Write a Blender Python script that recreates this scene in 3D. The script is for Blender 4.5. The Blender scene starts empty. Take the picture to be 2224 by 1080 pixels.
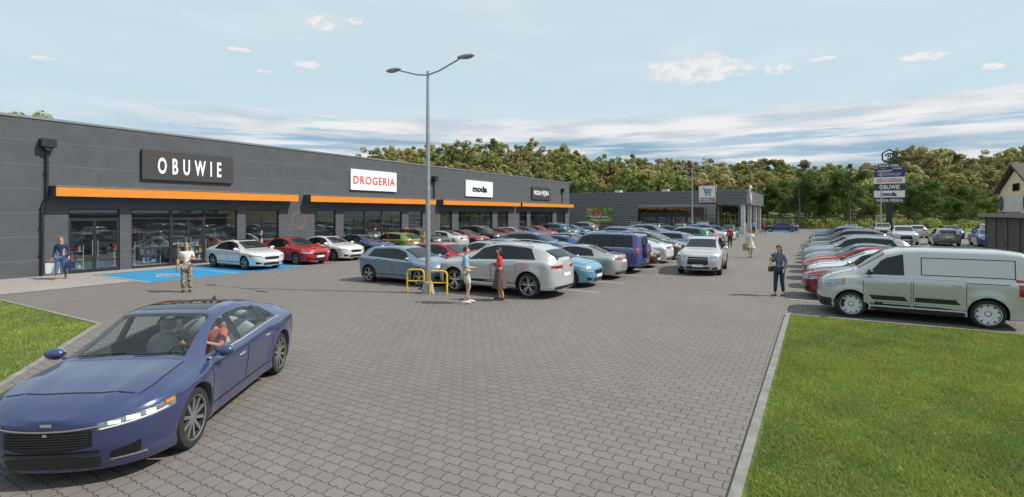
import bpy, bmesh, math, random
import numpy as np
from mathutils import Vector, Matrix
from mathutils.bvhtree import BVHTree
random.seed(7); rng=np.random.default_rng(7)
SC=bpy.context.scene; COL=SC.collection
R=math.radians; PI=math.pi

# ---------------------------------------------------------------- materials
def mat(name,col,rough=.6,metal=0.0,var=.12,scale=6.0,bump=0.0,bscale=40.0,coat=0.0,spec=.5,trans=0.0):
    m=bpy.data.materials.new(name); m.use_nodes=True; nt=m.node_tree; b=nt.nodes['Principled BSDF']
    b.inputs['Roughness'].default_value=rough; b.inputs['Metallic'].default_value=metal
    b.inputs['Coat Weight'].default_value=coat; b.inputs['Coat Roughness'].default_value=.04
    b.inputs['Specular IOR Level'].default_value=spec
    tc=nt.nodes.new('ShaderNodeTexCoord'); nz=nt.nodes.new('ShaderNodeTexNoise'); nz.inputs['Scale'].default_value=scale; nz.inputs['Detail'].default_value=5
    nt.links.new(tc.outputs['Object'],nz.inputs['Vector'])
    mr=nt.nodes.new('ShaderNodeMapRange'); mr.inputs['From Min'].default_value=.3; mr.inputs['From Max'].default_value=.7
    mr.inputs['To Min'].default_value=1-var; mr.inputs['To Max'].default_value=1+var
    nt.links.new(nz.outputs['Fac'],mr.inputs['Value'])
    vm=nt.nodes.new('ShaderNodeVectorMath'); vm.operation='SCALE'; vm.inputs[0].default_value=col[:3]
    nt.links.new(mr.outputs['Result'],vm.inputs['Scale']); nt.links.new(vm.outputs['Vector'],b.inputs['Base Color'])
    if bump>0:
        n2=nt.nodes.new('ShaderNodeTexNoise'); n2.inputs['Scale'].default_value=bscale; n2.inputs['Detail'].default_value=4
        nt.links.new(tc.outputs['Object'],n2.inputs['Vector'])
        bp=nt.nodes.new('ShaderNodeBump'); bp.inputs['Strength'].default_value=bump; bp.inputs['Distance'].default_value=.02
        nt.links.new(n2.outputs['Fac'],bp.inputs['Height']); nt.links.new(bp.outputs['Normal'],b.inputs['Normal'])
    m['vm']=vm.name
    return m
M={}
M['tyre']=mat('tyre',(.018,.018,.019),.85); M['alloy']=mat('alloy',(.50,.51,.53),.28,.9,.03); M['rimdark']=mat('rimdark',(.03,.03,.033),.5)
M['steelwhite']=mat('wheel_cover',(.62,.63,.64),.4,.2,.03)
M['glass']=mat('car_glass',(.010,.013,.015),.03,0,.02,spec=.45); M['blackplastic']=mat('black_plastic',(.02,.02,.021),.45)
M['gloss']=mat('gloss_black',(.01,.01,.011),.12); M['well']=mat('wheel_well',(.012,.012,.012),.9); M['chrome']=mat('chrome',(.75,.76,.78),.12,1,.02)
M['headlight']=mat('headlight',(.30,.32,.35),.08,.6,.45,30,coat=1.0); M['lamp_led']=mat('lamp_led',(.85,.87,.9),.15,0,.02,coat=1)
M['tail']=mat('taillight',(.28,.008,.01),.12,0,.2,20,coat=1.0); M['amber']=mat('amber_lens',(.6,.20,.02),.15,0,.1,coat=1)
M['plate']=mat('plate',(.72,.72,.70),.4,0,.05); M['seat']=mat('seat_leather',(.38,.38,.39),.55,0,.1,8); M['dash']=mat('dash',(.09,.09,.095),.6)
M['seam']=mat('seam',(.008,.008,.009),.8); M['grillegrey']=mat('grille_grey',(.05,.052,.056),.3,.4)
def paint_mat(name,metal,rough):
    m=bpy.data.materials.new(name); m.use_nodes=True; nt=m.node_tree; b=nt.nodes['Principled BSDF']
    oi=nt.nodes.new('ShaderNodeObjectInfo'); b.inputs['Roughness'].default_value=rough; b.inputs['Metallic'].default_value=metal
    b.inputs['Coat Weight'].default_value=1.0; b.inputs['Coat Roughness'].default_value=.015
    tc=nt.nodes.new('ShaderNodeTexCoord'); nz=nt.nodes.new('ShaderNodeTexNoise'); nz.inputs['Scale'].default_value=900
    nt.links.new(tc.outputs['Object'],nz.inputs['Vector'])
    mr=nt.nodes.new('ShaderNodeMapRange'); mr.inputs['To Min'].default_value=.85; mr.inputs['To Max'].default_value=1.15
    nt.links.new(nz.outputs['Fac'],mr.inputs['Value'])
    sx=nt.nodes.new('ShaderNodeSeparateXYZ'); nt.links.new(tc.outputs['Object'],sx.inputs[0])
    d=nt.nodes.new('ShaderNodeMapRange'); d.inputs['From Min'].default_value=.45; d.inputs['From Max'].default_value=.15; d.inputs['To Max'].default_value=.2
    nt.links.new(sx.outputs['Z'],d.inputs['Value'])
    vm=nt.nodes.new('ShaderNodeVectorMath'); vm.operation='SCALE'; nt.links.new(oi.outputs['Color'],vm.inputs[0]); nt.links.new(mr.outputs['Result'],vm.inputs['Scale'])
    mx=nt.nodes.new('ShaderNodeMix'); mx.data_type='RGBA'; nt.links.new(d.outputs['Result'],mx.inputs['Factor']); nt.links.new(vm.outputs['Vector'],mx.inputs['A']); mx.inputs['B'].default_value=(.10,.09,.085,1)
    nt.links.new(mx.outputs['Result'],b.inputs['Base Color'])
    return m
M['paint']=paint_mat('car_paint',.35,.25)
def glass_mat(name,tint,f0,amp):
    m=bpy.data.materials.new(name); m.use_nodes=True; nt=m.node_tree; nt.nodes.clear()
    out=nt.nodes.new('ShaderNodeOutputMaterial'); t=nt.nodes.new('ShaderNodeBsdfTransparent'); t.inputs[0].default_value=(*tint,1)
    g=nt.nodes.new('ShaderNodeBsdfGlossy'); g.inputs['Roughness'].default_value=.01
    lw=nt.nodes.new('ShaderNodeLayerWeight'); lw.inputs['Blend'].default_value=.5
    tc=nt.nodes.new('ShaderNodeTexCoord'); nz=nt.nodes.new('ShaderNodeTexNoise'); nz.inputs['Scale'].default_value=.6
    nt.links.new(tc.outputs['Object'],nz.inputs['Vector']); bp=nt.nodes.new('ShaderNodeBump'); bp.inputs['Strength'].default_value=.04; bp.inputs['Distance'].default_value=.05
    nt.links.new(nz.outputs['Fac'],bp.inputs['Height']); nt.links.new(bp.outputs['Normal'],g.inputs['Normal'])
    pw=nt.nodes.new('ShaderNodeMath'); pw.operation='POWER'; pw.inputs[1].default_value=4.0; nt.links.new(lw.outputs['Facing'],pw.inputs[0])
    ml=nt.nodes.new('ShaderNodeMath'); ml.operation='MULTIPLY_ADD'; ml.use_clamp=True; ml.inputs[1].default_value=amp; ml.inputs[2].default_value=f0; nt.links.new(pw.outputs[0],ml.inputs[0])
    mx=nt.nodes.new('ShaderNodeMixShader')
    nt.links.new(ml.outputs[0],mx.inputs[0]); nt.links.new(t.outputs[0],mx.inputs[1]); nt.links.new(g.outputs[0],mx.inputs[2]); nt.links.new(mx.outputs[0],out.inputs[0])
    return m
M['clear']=glass_mat('windscreen_glass',(.82,.88,.87),.05,.6)
M['shopglass']=glass_mat('shop_glass',(.86,.90,.91),.10,.55)

# ---------------------------------------------------------------- helpers
def finish(me,smooth=None):
    if smooth is not None:
        me.polygons.foreach_set('use_smooth',[True]*len(me.polygons))
        try: me.set_sharp_from_angle(angle=R(smooth))
        except Exception: pass
def link(name,me,parent=None,mats=()):
    for m in mats: me.materials.append(m)
    o=bpy.data.objects.new(name,me); COL.objects.link(o)
    if parent: o.parent=parent
    return o
class MB:
    def __init__(s): s.v=[]; s.f=[]; s.m=[]
    def add(s,vs,fs,mi=0):
        n=len(s.v); s.v+= [tuple(v) for v in vs]; s.f+=[tuple(i+n for i in f) for f in fs]; s.m+=[mi]*len(fs); return s
    def box(s,x0,x1,y0,y1,z0,z1,mi=0):
        vs=[(x0,y0,z0),(x1,y0,z0),(x1,y1,z0),(x0,y1,z0),(x0,y0,z1),(x1,y0,z1),(x1,y1,z1),(x0,y1,z1)]
        return s.add(vs,[(0,3,2,1),(4,5,6,7),(0,1,5,4),(1,2,6,5),(2,3,7,6),(3,0,4,7)],mi)
    def tube(s,pts,rs,n=10,mi=0,cap=True):
        pts=[Vector(p) for p in pts]
        if not hasattr(rs,'__len__'): rs=[rs]*len(pts)
        rings=[]
        ref=None
        for i,p in enumerate(pts):
            t=(pts[min(i+1,len(pts)-1)]-pts[max(i-1,0)]).normalized()
            if ref is None: ref=t.orthogonal().normalized()
            ref=(ref-t*ref.dot(t)).normalized(); b=t.cross(ref)
            rings.append([p+(ref*math.cos(2*PI*k/n)+b*math.sin(2*PI*k/n))*rs[i] for k in range(n)])
        vs=[v for r in rings for v in r]; fs=[]
        for i in range(len(pts)-1):
            for k in range(n): fs.append((i*n+k,i*n+(k+1)%n,(i+1)*n+(k+1)%n,(i+1)*n+k))
        if cap: fs.append(tuple(range(n-1,-1,-1))); fs.append(tuple((len(pts)-1)*n+k for k in range(n)))
        return s.add(vs,fs,mi)
    def lathe(s,prof,n=32,c=(0,0,0),axis='z',mi=0,close=False):
        vs=[];m=len(prof)
        for k in range(n):
            a=2*PI*k/n
            for r,h in prof:
                if axis=='z': vs.append((c[0]+r*math.cos(a),c[1]+r*math.sin(a),c[2]+h))
                else: vs.append((c[0]+r*math.sin(a),c[1]+h,c[2]+r*math.cos(a)))
        fs=[]
        for k in range(n):
            for i in range(m-1 if not close else m):
                j=(i+1)%m; fs.append((k*m+i,((k+1)%n)*m+i,((k+1)%n)*m+j,k*m+j))
        return s.add(vs,fs,mi)
    def prism(s,poly,axis,a,b,mi=0):
        n=len(poly)
        def P(p,h):
            return (p[0],h,p[1]) if axis=='y' else ((p[0],p[1],h) if axis=='z' else (h,p[0],p[1]))
        return s.add([P(p,a) for p in poly]+[P(p,b) for p in poly],[tuple(range(n)),tuple(range(2*n-1,n-1,-1))]+[(i,n+i,n+(i+1)%n,(i+1)%n) for i in range(n)],mi)
    def ell(s,c,r,n=12,m=8,mi=0):
        vs=[];fs=[]
        for j in range(m+1):
            th=PI*j/m
            for k in range(n):
                a=2*PI*k/n; vs.append((c[0]+r[0]*math.sin(th)*math.cos(a),c[1]+r[1]*math.sin(th)*math.sin(a),c[2]+r[2]*math.cos(th)))
        for j in range(m):
            for k in range(n): fs.append((j*n+k,(j+1)*n+k,(j+1)*n+(k+1)%n,j*n+(k+1)%n))
        return s.add(vs,fs,mi)
    def build(s,name,mats,parent=None,smooth=None,recalc=True):
        me=bpy.data.meshes.new(name); me.from_pydata(s.v,[],s.f); me.polygons.foreach_set('material_index',s.m)
        if recalc:
            bm=bmesh.new(); bm.from_mesh(me); bmesh.ops.remove_doubles(bm,verts=bm.verts,dist=1e-5); bmesh.ops.recalc_face_normals(bm,faces=bm.faces); bm.to_mesh(me); bm.free()
        finish(me,smooth); me.update()
        if not isinstance(mats,(list,tuple)): mats=[mats]
        return link(name,me,parent,mats)
def tag(o,label=None,cat=None,group=None,kind=None):
    if label: o['label']=label
    if cat: o['category']=cat
    if group: o['group']=group
    if kind: o['kind']=kind
    return o
def thing(name,label,cat,loc=(0,0,0),rz=0,group=None):
    o=bpy.data.objects.new(name,None); COL.objects.link(o); o.location=loc; o.rotation_euler=(0,0,rz); o.empty_display_size=.2
    return tag(o,label,cat,group)
def dup(root,loc,rz,label,group=None,skip=(),color=None,name=None):
    def rec(o,par):
        c=o.copy(); COL.objects.link(c); c.parent=par
        if color is not None: c.color=(*color,1)
        for ch in o.children:
            if ch.name.split('.')[0] not in skip: rec(ch,c)
        return c
    r=rec(root,None); r.location=loc; r.rotation_euler=(0,0,rz); r['label']=label
    if group: r['group']=group
    return r
def textmesh(txt,w,h,mat_,parent,loc,rot=(PI/2,0,0),off=0.0,name='lettering',ext=.012,spacing=1.0):
    cu=bpy.data.curves.new('t','FONT'); cu.body=txt; cu.size=1; cu.extrude=.01; cu.offset=off; cu.space_character=spacing; cu.resolution_u=3
    to=bpy.data.objects.new('t',cu); COL.objects.link(to); bpy.context.view_layer.update()
    me=bpy.data.meshes.new_from_object(to.evaluated_get(bpy.context.evaluated_depsgraph_get())); bpy.data.objects.remove(to)
    co=np.array([v.co[:] for v in me.vertices]); mn=co.min(0); mx=co.max(0); c=(mn+mx)/2; sz=mx-mn
    for v in me.vertices:
        v.co=((v.co.x-c[0])*w/sz[0],(v.co.y-c[1])*h/sz[1],(v.co.z-c[2])*ext/.01)
    me.name=name; me.materials.clear()
    o=link(name,me,parent,[mat_]); o.location=loc; o.rotation_euler=rot; return o
def evalmesh(ob):
    bpy.context.view_layer.update(); return bpy.data.meshes.new_from_object(ob.evaluated_get(bpy.context.evaluated_depsgraph_get()))
def npmesh(name,verts,k,mats,parent=None,tint=None):
    me=bpy.data.meshes.new(name); n=len(verts); nf=n//k
    me.vertices.add(n); me.vertices.foreach_set('co',np.ascontiguousarray(verts,dtype=np.float32).ravel())
    me.loops.add(n); me.loops.foreach_set('vertex_index',np.arange(n,dtype=np.int32))
    me.polygons.add(nf); me.polygons.foreach_set('loop_start',np.arange(0,n,k,dtype=np.int32))
    me.update(calc_edges=True)
    if tint is not None:
        ca=me.color_attributes.new('tint','FLOAT_COLOR','POINT'); ca.data.foreach_set('color',np.ascontiguousarray(tint,dtype=np.float32).ravel())
    return link(name,me,parent,mats)

# ---------------------------------------------------------------- camera
TH=math.atan(663/1120); H=2.8
cam=bpy.data.cameras.new('camera'); co=bpy.data.objects.new('camera',cam); COL.objects.link(co); SC.camera=co
cam.sensor_width=36; cam.lens=1120/2224*36; cam.shift_y=-(540-463)/2224; cam.clip_end=3000; cam.clip_start=.1
co.location=(0,0,H); co.rotation_euler=(PI/2,0,TH)
def az_el(px,py):
    u=(px-1112)/1120; a=math.atan(u); return a-TH, math.atan((463-py)/1120*math.cos(a))
def gp(px,d):
    u=(px-1112)/1120; return (d*(.8606*u-.5093), d*(.8606+.5093*u))

# ---------------------------------------------------------------- light
el=R(47); saz=math.atan2(.93,.36)
sd=Vector((math.sin(saz)*math.cos(el),math.cos(saz)*math.cos(el),math.sin(el)))
sl=bpy.data.lights.new('sun','SUN'); sl.energy=5.0; sl.angle=R(.5); sl.color=(1,.94,.86)
so=bpy.data.objects.new('sun',sl); COL.objects.link(so); so.rotation_euler=(-sd).to_track_quat('-Z','Y').to_euler(); so.location=(30,10,40)
w=bpy.data.worlds.new('World'); SC.world=w; w.use_nodes=True; nt=w.node_tree; nt.nodes.clear()
N=nt.nodes.new; Lk=nt.links.new
out=N('ShaderNodeOutputWorld'); sky=N('ShaderNodeTexSky'); sky.sky_type='NISHITA'; sky.sun_disc=False; sky.sun_elevation=el; sky.sun_rotation=saz; sky.dust_density=2.0
bg1=N('ShaderNodeBackground'); bg1.inputs[1].default_value=.13; Lk(sky.outputs[0],bg1.inputs[0])
tc=N('ShaderNodeTexCoord'); sx=N('ShaderNodeSeparateXYZ'); Lk(tc.outputs['Generated'],sx.inputs[0])
def math_(op,a,b=None,clamp=False):
    n=N('ShaderNodeMath'); n.operation=op; n.use_clamp=clamp
    for i,x in enumerate((a,b)):
        if x is None: continue
        if isinstance(x,(int,float)): n.inputs[i].default_value=x
        else: Lk(x,n.inputs[i])
    return n.outputs[0]
az=math_('ARCTAN2',sx.outputs['X'],sx.outputs['Y']); ele=math_('ARCSINE',sx.outputs['Z'])
def noise(sa,se,off,detail=6,rough=.55):
    cb=N('ShaderNodeCombineXYZ'); Lk(math_('MULTIPLY',az,sa),cb.inputs[0]); Lk(math_('MULTIPLY',ele,se),cb.inputs[1]); cb.inputs[2].default_value=off
    n=N('ShaderNodeTexNoise'); n.inputs['Scale'].default_value=1; n.inputs['Detail'].default_value=detail; n.inputs['Roughness'].default_value=rough; Lk(cb.outputs[0],n.inputs[0]); return n.outputs['Fac']
def smooth(v,a,b,c=0,d=1):
    n=N('ShaderNodeMapRange'); n.interpolation_type='SMOOTHSTEP'; n.inputs[1].default_value=a; n.inputs[2].default_value=b; n.inputs[3].default_value=c; n.inputs[4].default_value=d; Lk(v,n.inputs[0]); return n.outputs[0]
def mixc(f,a,b):
    n=N('ShaderNodeMix'); n.data_type='RGBA'
    if isinstance(f,(int,float)): n.inputs['Factor'].default_value=f
    else: Lk(f,n.inputs['Factor'])
    for k,x in (('A',a),('B',b)):
        if isinstance(x,tuple): n.inputs[k].default_value=(*x,1)
        else: Lk(x,n.inputs[k])
    return n.outputs['Result']
puff=None
for (px,py,wd,ht) in [(1512,156,125,26),(1530,135,65,22),(1450,148,60,18),(700,52,36,16),(772,46,18,8),(668,141,34,10),(1690,150,36,12),(1785,128,35,5),(2008,122,56,11),(90,125,32,6),(520,108,30,5),(2155,145,30,8),(575,155,18,4),(648,82,16,6)]:
    a0,e0=az_el(px,py); u=(px-1112)/1120; wa=wd/1120/(1+u*u); we=ht/1120/math.sqrt(1+u*u)
    dx=math_('DIVIDE',math_('SUBTRACT',az,a0),wa); dy=math_('DIVIDE',math_('SUBTRACT',ele,e0),we)
    r2=math_('ADD',math_('MULTIPLY',dx,dx),math_('MULTIPLY',dy,dy)); f=math_('SUBTRACT',1.15,r2)
    puff=f if puff is None else math_('MAXIMUM',puff,f)
nzp=noise(42,70,5.0,8,.62)
pm=smooth(math_('ADD',puff,math_('MULTIPLY',math_('SUBTRACT',nzp,.5),2.6)),.05,1.0)
pm=math_('MULTIPLY',pm,.9)
nzb=noise(4.2,62,9.0,9,.60)
band=math_('MULTIPLY',smooth(ele,R(1.0),R(4.0)),smooth(ele,R(9.6),R(11.0),1,0))
leftfade=smooth(az,R(-72),R(-56),.2,1)
# an almost closed upper edge to the bank
edge=math_('MULTIPLY',math_('MULTIPLY',smooth(ele,R(7.4),R(8.8)),smooth(ele,R(9.4),R(10.6),1,0)),.12)
bm_=math_('MULTIPLY',math_('MULTIPLY',smooth(math_('ADD',nzb,edge),.43,.58),band),leftfade)
nzh=noise(5,34,3.0,5,.5)
base=mixc(smooth(ele,R(7),R(26)),(.60,.76,.84),(.62,.765,.825))
lowb=mixc(smooth(nzh,.35,.65),(.19,.36,.53),(.34,.52,.68))
base=mixc(math_('MULTIPLY',smooth(ele,R(10.4),R(6.8)),leftfade),base,lowb)
thin=mixc(math_('MULTIPLY',smooth(noise(3,14,1.0,7,.6),.42,.75),.40),base,(.82,.88,.89))
c1=mixc(bm_,thin,mixc(smooth(nzh,.35,.62),(.56,.64,.71),(.87,.87,.88)))
cc=mixc(smooth(nzp,.35,.6),(.72,.76,.81),(.95,.92,.89))
c2=mixc(pm,c1,cc)
bg2=N('ShaderNodeBackground'); Lk(c2,bg2.inputs[0]); bg2.inputs[1].default_value=1.0
ms=N('ShaderNodeMixShader'); Lk(math_('MAXIMUM',math_('MAXIMUM',bm_,pm),.90),ms.inputs[0]); Lk(bg1.outputs[0],ms.inputs[1]); Lk(bg2.outputs[0],ms.inputs[2]); Lk(ms.outputs[0],out.inputs[0])
SC.view_settings.view_transform='Standard'; SC.view_settings.look='None'; SC.view_settings.exposure=0

# ---------------------------------------------------------------- ground
def paver_mat(name,c1,c2,mort,bw=.236,rh=.165,wave=.38,per=.059,ms_=.006):
    m=bpy.data.materials.new(name); m.use_nodes=True; t=m.node_tree; b=t.nodes['Principled BSDF']; b.inputs['Roughness'].default_value=.82; b.inputs['Specular IOR Level'].default_value=.35
    n=t.nodes.new; l=t.links.new
    g=n('ShaderNodeTexCoord'); s=n('ShaderNodeSeparateXYZ'); l(g.outputs['Object'],s.inputs[0])
    def mth(op,a,bb):
        q=n('ShaderNodeMath'); q.operation=op
        for i,x in enumerate((a,bb)):
            if isinstance(x,(int,float)): q.inputs[i].default_value=x
            else: l(x,q.inputs[i])
        return q.outputs[0]
    v=mth('ADD',s.outputs['Y'],mth('MULTIPLY',mth('PINGPONG',s.outputs['X'],per),wave))
    u=mth('ADD',s.outputs['X'],mth('MULTIPLY',mth('PINGPONG',s.outputs['Y'],rh/2),.22))
    cb=n('ShaderNodeCombineXYZ'); l(u,cb.inputs[0]); l(v,cb.inputs[1])
    br=n('ShaderNodeTexBrick'); br.inputs['Scale'].default_value=1; br.inputs['Brick Width'].default_value=bw; br.inputs['Row Height'].default_value=rh
    br.inputs['Mortar Size'].default_value=ms_; br.inputs['Mortar Smooth'].default_value=.3; br.inputs['Color1'].default_value=(*c1,1); br.inputs['Color2'].default_value=(*c2,1); br.inputs['Mortar'].default_value=(*mort,1)
    l(cb.outputs[0],br.inputs['Vector'])
    z1=n('ShaderNodeTexNoise'); z1.inputs['Scale'].default_value=.22; z1.inputs['Detail'].default_value=6; l(g.outputs['Object'],z1.inputs[0])
    z2=n('ShaderNodeTexNoise'); z2.inputs['Scale'].default_value=60; z2.inputs['Detail'].default_value=4; l(g.outputs['Object'],z2.inputs[0])
    z3=n('ShaderNodeTexNoise'); z3.inputs['Scale'].default_value=2.2; z3.inputs['Detail'].default_value=6; l(g.outputs['Object'],z3.inputs[0])
    def mr(x,a,bb):
        q=n('ShaderNodeMapRange'); q.inputs[1].default_value=.3; q.inputs[2].default_value=.7; q.inputs[3].default_value=a; q.inputs[4].default_value=bb; l(x,q.inputs[0]); return q.outputs[0]
    f=mth('MULTIPLY',mth('MULTIPLY',mr(z1.outputs[0],.93,1.06),mr(z2.outputs[0],.88,1.12)),mr(z3.outputs[0],.96,1.04))
    sc=n('ShaderNodeVectorMath'); sc.operation='SCALE'; l(br.outputs['Color'],sc.inputs[0]); l(f,sc.inputs['Scale']); l(sc.outputs[0],b.inputs['Base Color'])
    bp=n('ShaderNodeBump'); bp.inputs['Strength'].default_value=.5; bp.inputs['Distance'].default_value=.008; bp.invert=True
    h=mth('ADD',br.outputs['Fac'],mth('MULTIPLY',z2.outputs[0],.2)); l(h,bp.inputs['Height']); l(bp.outputs[0],b.inputs['Normal'])
    return m
M['paver']=paver_mat('grey_pavers',(.176,.158,.145),(.158,.143,.132),(.040,.035,.031))
M['sidewalk']=paver_mat('light_pavers',(.33,.305,.28),(.29,.27,.25),(.13,.12,.11),.2,.1,0.0,.06,.005)
M['kerb']=mat('kerb_concrete',(.20,.19,.175),.85,0,.2,5,.3)
M['soil']=mat('lawn_soil',(.085,.120,.022),.95,0,.45,2.5,.6,60); M['meadow']=mat('meadow',(.13,.17,.05),.95,0,.4,.12,.5,8)
M['white']=mat('white_line',(.42,.41,.39),.7,0,.3,7); M['bluepaint']=mat('blue_bay_paint',(.022,.22,.42),.6,0,.12,3,.2)
M['yellowpaint']=mat('yellow_floor_paint',(.55,.38,.03),.7)
def sheet(name,polys,z,m,mats=None):
    b=MB()
    for p in polys:
        b.add([(x,y,z) for x,y in p],[tuple(range(len(p)))])
    o=b.build(name,m,recalc=False); o['kind']='structure'
    if o.data.polygons[0].normal.z<0: o.data.flip_normals()
    return o
def rect(x0,x1,y0,y1): return [(x0,y0),(x1,y0),(x1,y1),(x0,y1)]
sheet('ground',[rect(-900,900,-300,1500)],-.02,M['meadow'])
sheet('pavement',[rect(-29.5,4.9,-12,110),rect(4.9,60,52.5,84),rect(-60,-29.5,65.4,110),rect(4.9,30,84,88)],0,M['paver'])
sheet('sidewalk',[rect(-29.5,-28.0,10.3,65.4),rect(-29.5,-24.0,5.9,10.3)],.012,M['sidewalk'])
sheet('yard_ground',[rect(4.9,60,16,47.4)],-.004,M['kerb'])
k=MB()
for r_ in [(-.75,-.64,-5,16.0),(-.75,8,16.0,16.11),(-40,-15.5,5.8,5.90),(4.85,4.97,16.13,52.5),(4.98,60,52.38,52.5),(4.98,60,47.4,47.52)]:
    k.box(r_[0],r_[1],r_[2],r_[3],-.05,.04)
o=k.build('kerb',M['kerb']); o['kind']='structure'
k=MB(); k.prism([(-15.5,5.8),(-11.3,2.85),(-11.22,2.93),(-15.42,5.90)],'z',-.05,.035); k.prism([(-11.3,2.85),(-10.4,-6),(-10.29,-6),(-11.22,2.93)],'z',-.05,.036)
o=k.build('kerb_edging',M['kerb']); o['kind']='structure'
leftpoly=[(-45,5.8),(-15.5,5.8),(-11.3,2.85),(-10.4,-6),(-45,-6)]
sheet('lawn_base',[rect(-.64,14,-5,16.0),leftpoly,rect(4.98,60,47.52,52.38)],.02,M['soil'])
b=MB(); b.add([(x,y,.004) for x,y in rect(-27.9,-23.1,10.4,17.8)],[(0,1,2,3)]); o=b.build('blue_parking_bay',M['bluepaint'],recalc=False); o['kind']='structure'
b=MB(); b.add([(x,y,.004) for x,y in rect(-6.5,-2.5,80.5,83.5)],[(0,1,2,3)]); o=b.build('blue_entrance_marking',M['bluepaint'],recalc=False); o['kind']='structure'
b=MB(); b.add([(x,y,.004) for x,y in rect(-9,-2.5,79.9,80.4)],[(0,1,2,3)]); o=b.build('yellow_entrance_marking',M['yellowpaint'],recalc=False); o['kind']='structure'
pitch=2.72
b=MB()
def strip(x0,x1,y0,y1,z=.008): b.add([(x,y,z) for x,y in rect(x0,x1,y0,y1)],[(0,1,2,3)])
for i in range(1,18): y=14.45+i*pitch; strip(-17.0,-6.6,y-.05,y+.05)
for i in range(18): y=14.1+3.72+i*pitch; strip(-28,-23,y-.05,y+.05)
for i in range(18): y=16.25+i*pitch; strip(-.75,4.7,y-.05,y+.05)
for i in range(14): x=5.3+i*2.9; strip(x-.05,x+.05,56,61)
strip(-27.9,-23.1,14.05,14.13); strip(-27.9,-23.1,10.4,10.48); strip(-27.9,-23.1,17.72,17.8)
o=b.build('parking_lines',M['white'],recalc=False); o['kind']='structure'
b=MB(); cx,cy=-25.0,12.1
for i in range(18):
    a0=R(100)+R(290)*i/18; a1=R(100)+R(290)*(i+1)/18
    q=[(cx+.45*math.cos(a0),cy+.45*math.sin(a0),.008),(cx+.45*math.cos(a1),cy+.45*math.sin(a1),.008),(cx+.55*math.cos(a1),cy+.55*math.sin(a1),.008),(cx+.55*math.cos(a0),cy+.55*math.sin(a0),.008)]
    b.add(q,[(0,1,2,3)])
for q in [rect(cx-.9,cx-.05,cy-.06,cy+.06),rect(cx-.1,cx+.02,cy-.06,cy+.5),rect(cx+0.0,cx+.55,cy+.4,cy+.52),rect(cx-.6,cx-.5,cy,cy+.4),rect(cx-1.2,cx-1.0,cy-.1,cy+.1)]:
    b.add([(x,y,.0085) for x,y in q],[(0,1,2,3)])
o=b.build('wheelchair_marking',M['white'],recalc=False); o['kind']='structure'

def leafmat(name,rough=.7,tr=.25):
    m=bpy.data.materials.new(name); m.use_nodes=True; t=m.node_tree; b=t.nodes['Principled BSDF']; b.inputs['Roughness'].default_value=rough; b.inputs['Specular IOR Level'].default_value=.2
    a=t.nodes.new('ShaderNodeVertexColor'); a.layer_name='tint'; nz=t.nodes.new('ShaderNodeTexNoise'); nz.inputs['Scale'].default_value=.8; nz.inputs['Detail'].default_value=4
    g=t.nodes.new('ShaderNodeTexCoord'); t.links.new(g.outputs['Object'],nz.inputs[0])
    mr=t.nodes.new('ShaderNodeMapRange'); mr.inputs[1].default_value=.3; mr.inputs[2].default_value=.7; mr.inputs[3].default_value=.85; mr.inputs[4].default_value=1.15; t.links.new(nz.outputs[0],mr.inputs[0])
    v=t.nodes.new('ShaderNodeVectorMath'); v.operation='SCALE'; t.links.new(a.outputs[0],v.inputs[0]); t.links.new(mr.outputs[0],v.inputs['Scale']); t.links.new(v.outputs[0],b.inputs['Base Color'])
    tl=t.nodes.new('ShaderNodeBsdfTranslucent'); t.links.new(v.outputs[0],tl.inputs[0]); mx=t.nodes.new('ShaderNodeMixShader'); mx.inputs[0].default_value=tr
    t.links.new(b.outputs[0],mx.inputs[1]); t.links.new(tl.outputs[0],mx.inputs[2]); t.links.new(mx.outputs[0],t.nodes['Material Output'].inputs[0])
    return m
M['leaf']=leafmat('foliage',.7,.42); M['grass']=leafmat('grass_blades',.6,.35)
def inpoly(x,y,poly):
    ins=np.zeros(len(x),bool); n=len(poly)
    for i in range(n):
        x0,y0=poly[i]; x1,y1=poly[(i+1)%n]
        if y0==y1: continue
        c=((y0>y)!=(y1>y))&(x<(x1-x0)*(y-y0)/(y1-y0)+x0); ins^=c
    return ins
def blades(x,y,hgt,wid):
    n=len(x); a=rng.uniform(0,2*PI,n); h=hgt*rng.uniform(.5,1.3,n); lean=rng.normal(0,.6,(n,2))*h[:,None]
    dx=np.cos(a)*wid; dy=np.sin(a)*wid
    v=np.zeros((n,3,3)); v[:,0]=np.c_[x-dx,y-dy,np.full(n,.02)]; v[:,1]=np.c_[x+dx,y+dy,np.full(n,.02)]; v[:,2]=np.c_[x+lean[:,0],y+lean[:,1],.02+h]
    k=(np.sin(x*2.1+1)*np.cos(y*1.7)+np.sin(x*.8-y*1.1)+np.sin(x*5.3+y*2.2)*np.cos(y*4.7-x))*.4
    k2=np.sin(x*3.7-y*2.9)*np.sin(x*1.1+y*3.3)
    t=rng.uniform(0,1,n)
    c=np.c_[.200+.07*t+.06*k+.03*k2,.275+.06*t+.05*k,.048+.02*t,np.ones(n)]
    dry=rng.uniform(0,1,n)<.12; c[dry,:3]=(.34,.31,.14)
    return v.reshape(-1,3),np.repeat(c,3,0)
n=280000; y=3+13*rng.uniform(0,1,n); x=-.6+(.6+.42*y+.6)*rng.uniform(0,1,n)
v,c=blades(x,y,.040+.014*np.sin(x*1.3)*np.sin(y*1.9)+.010*np.sin(x*6)*np.cos(y*5),.004+.0004*y); ok=v[:,1].reshape(-1,3).max(1)<15.98; ok=np.repeat(ok,3)
tag(npmesh('lawn_grass',v[ok],3,[M['grass']],tint=c[ok]),'lush green lawn beside the paved lane','grass',kind='stuff')
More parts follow.
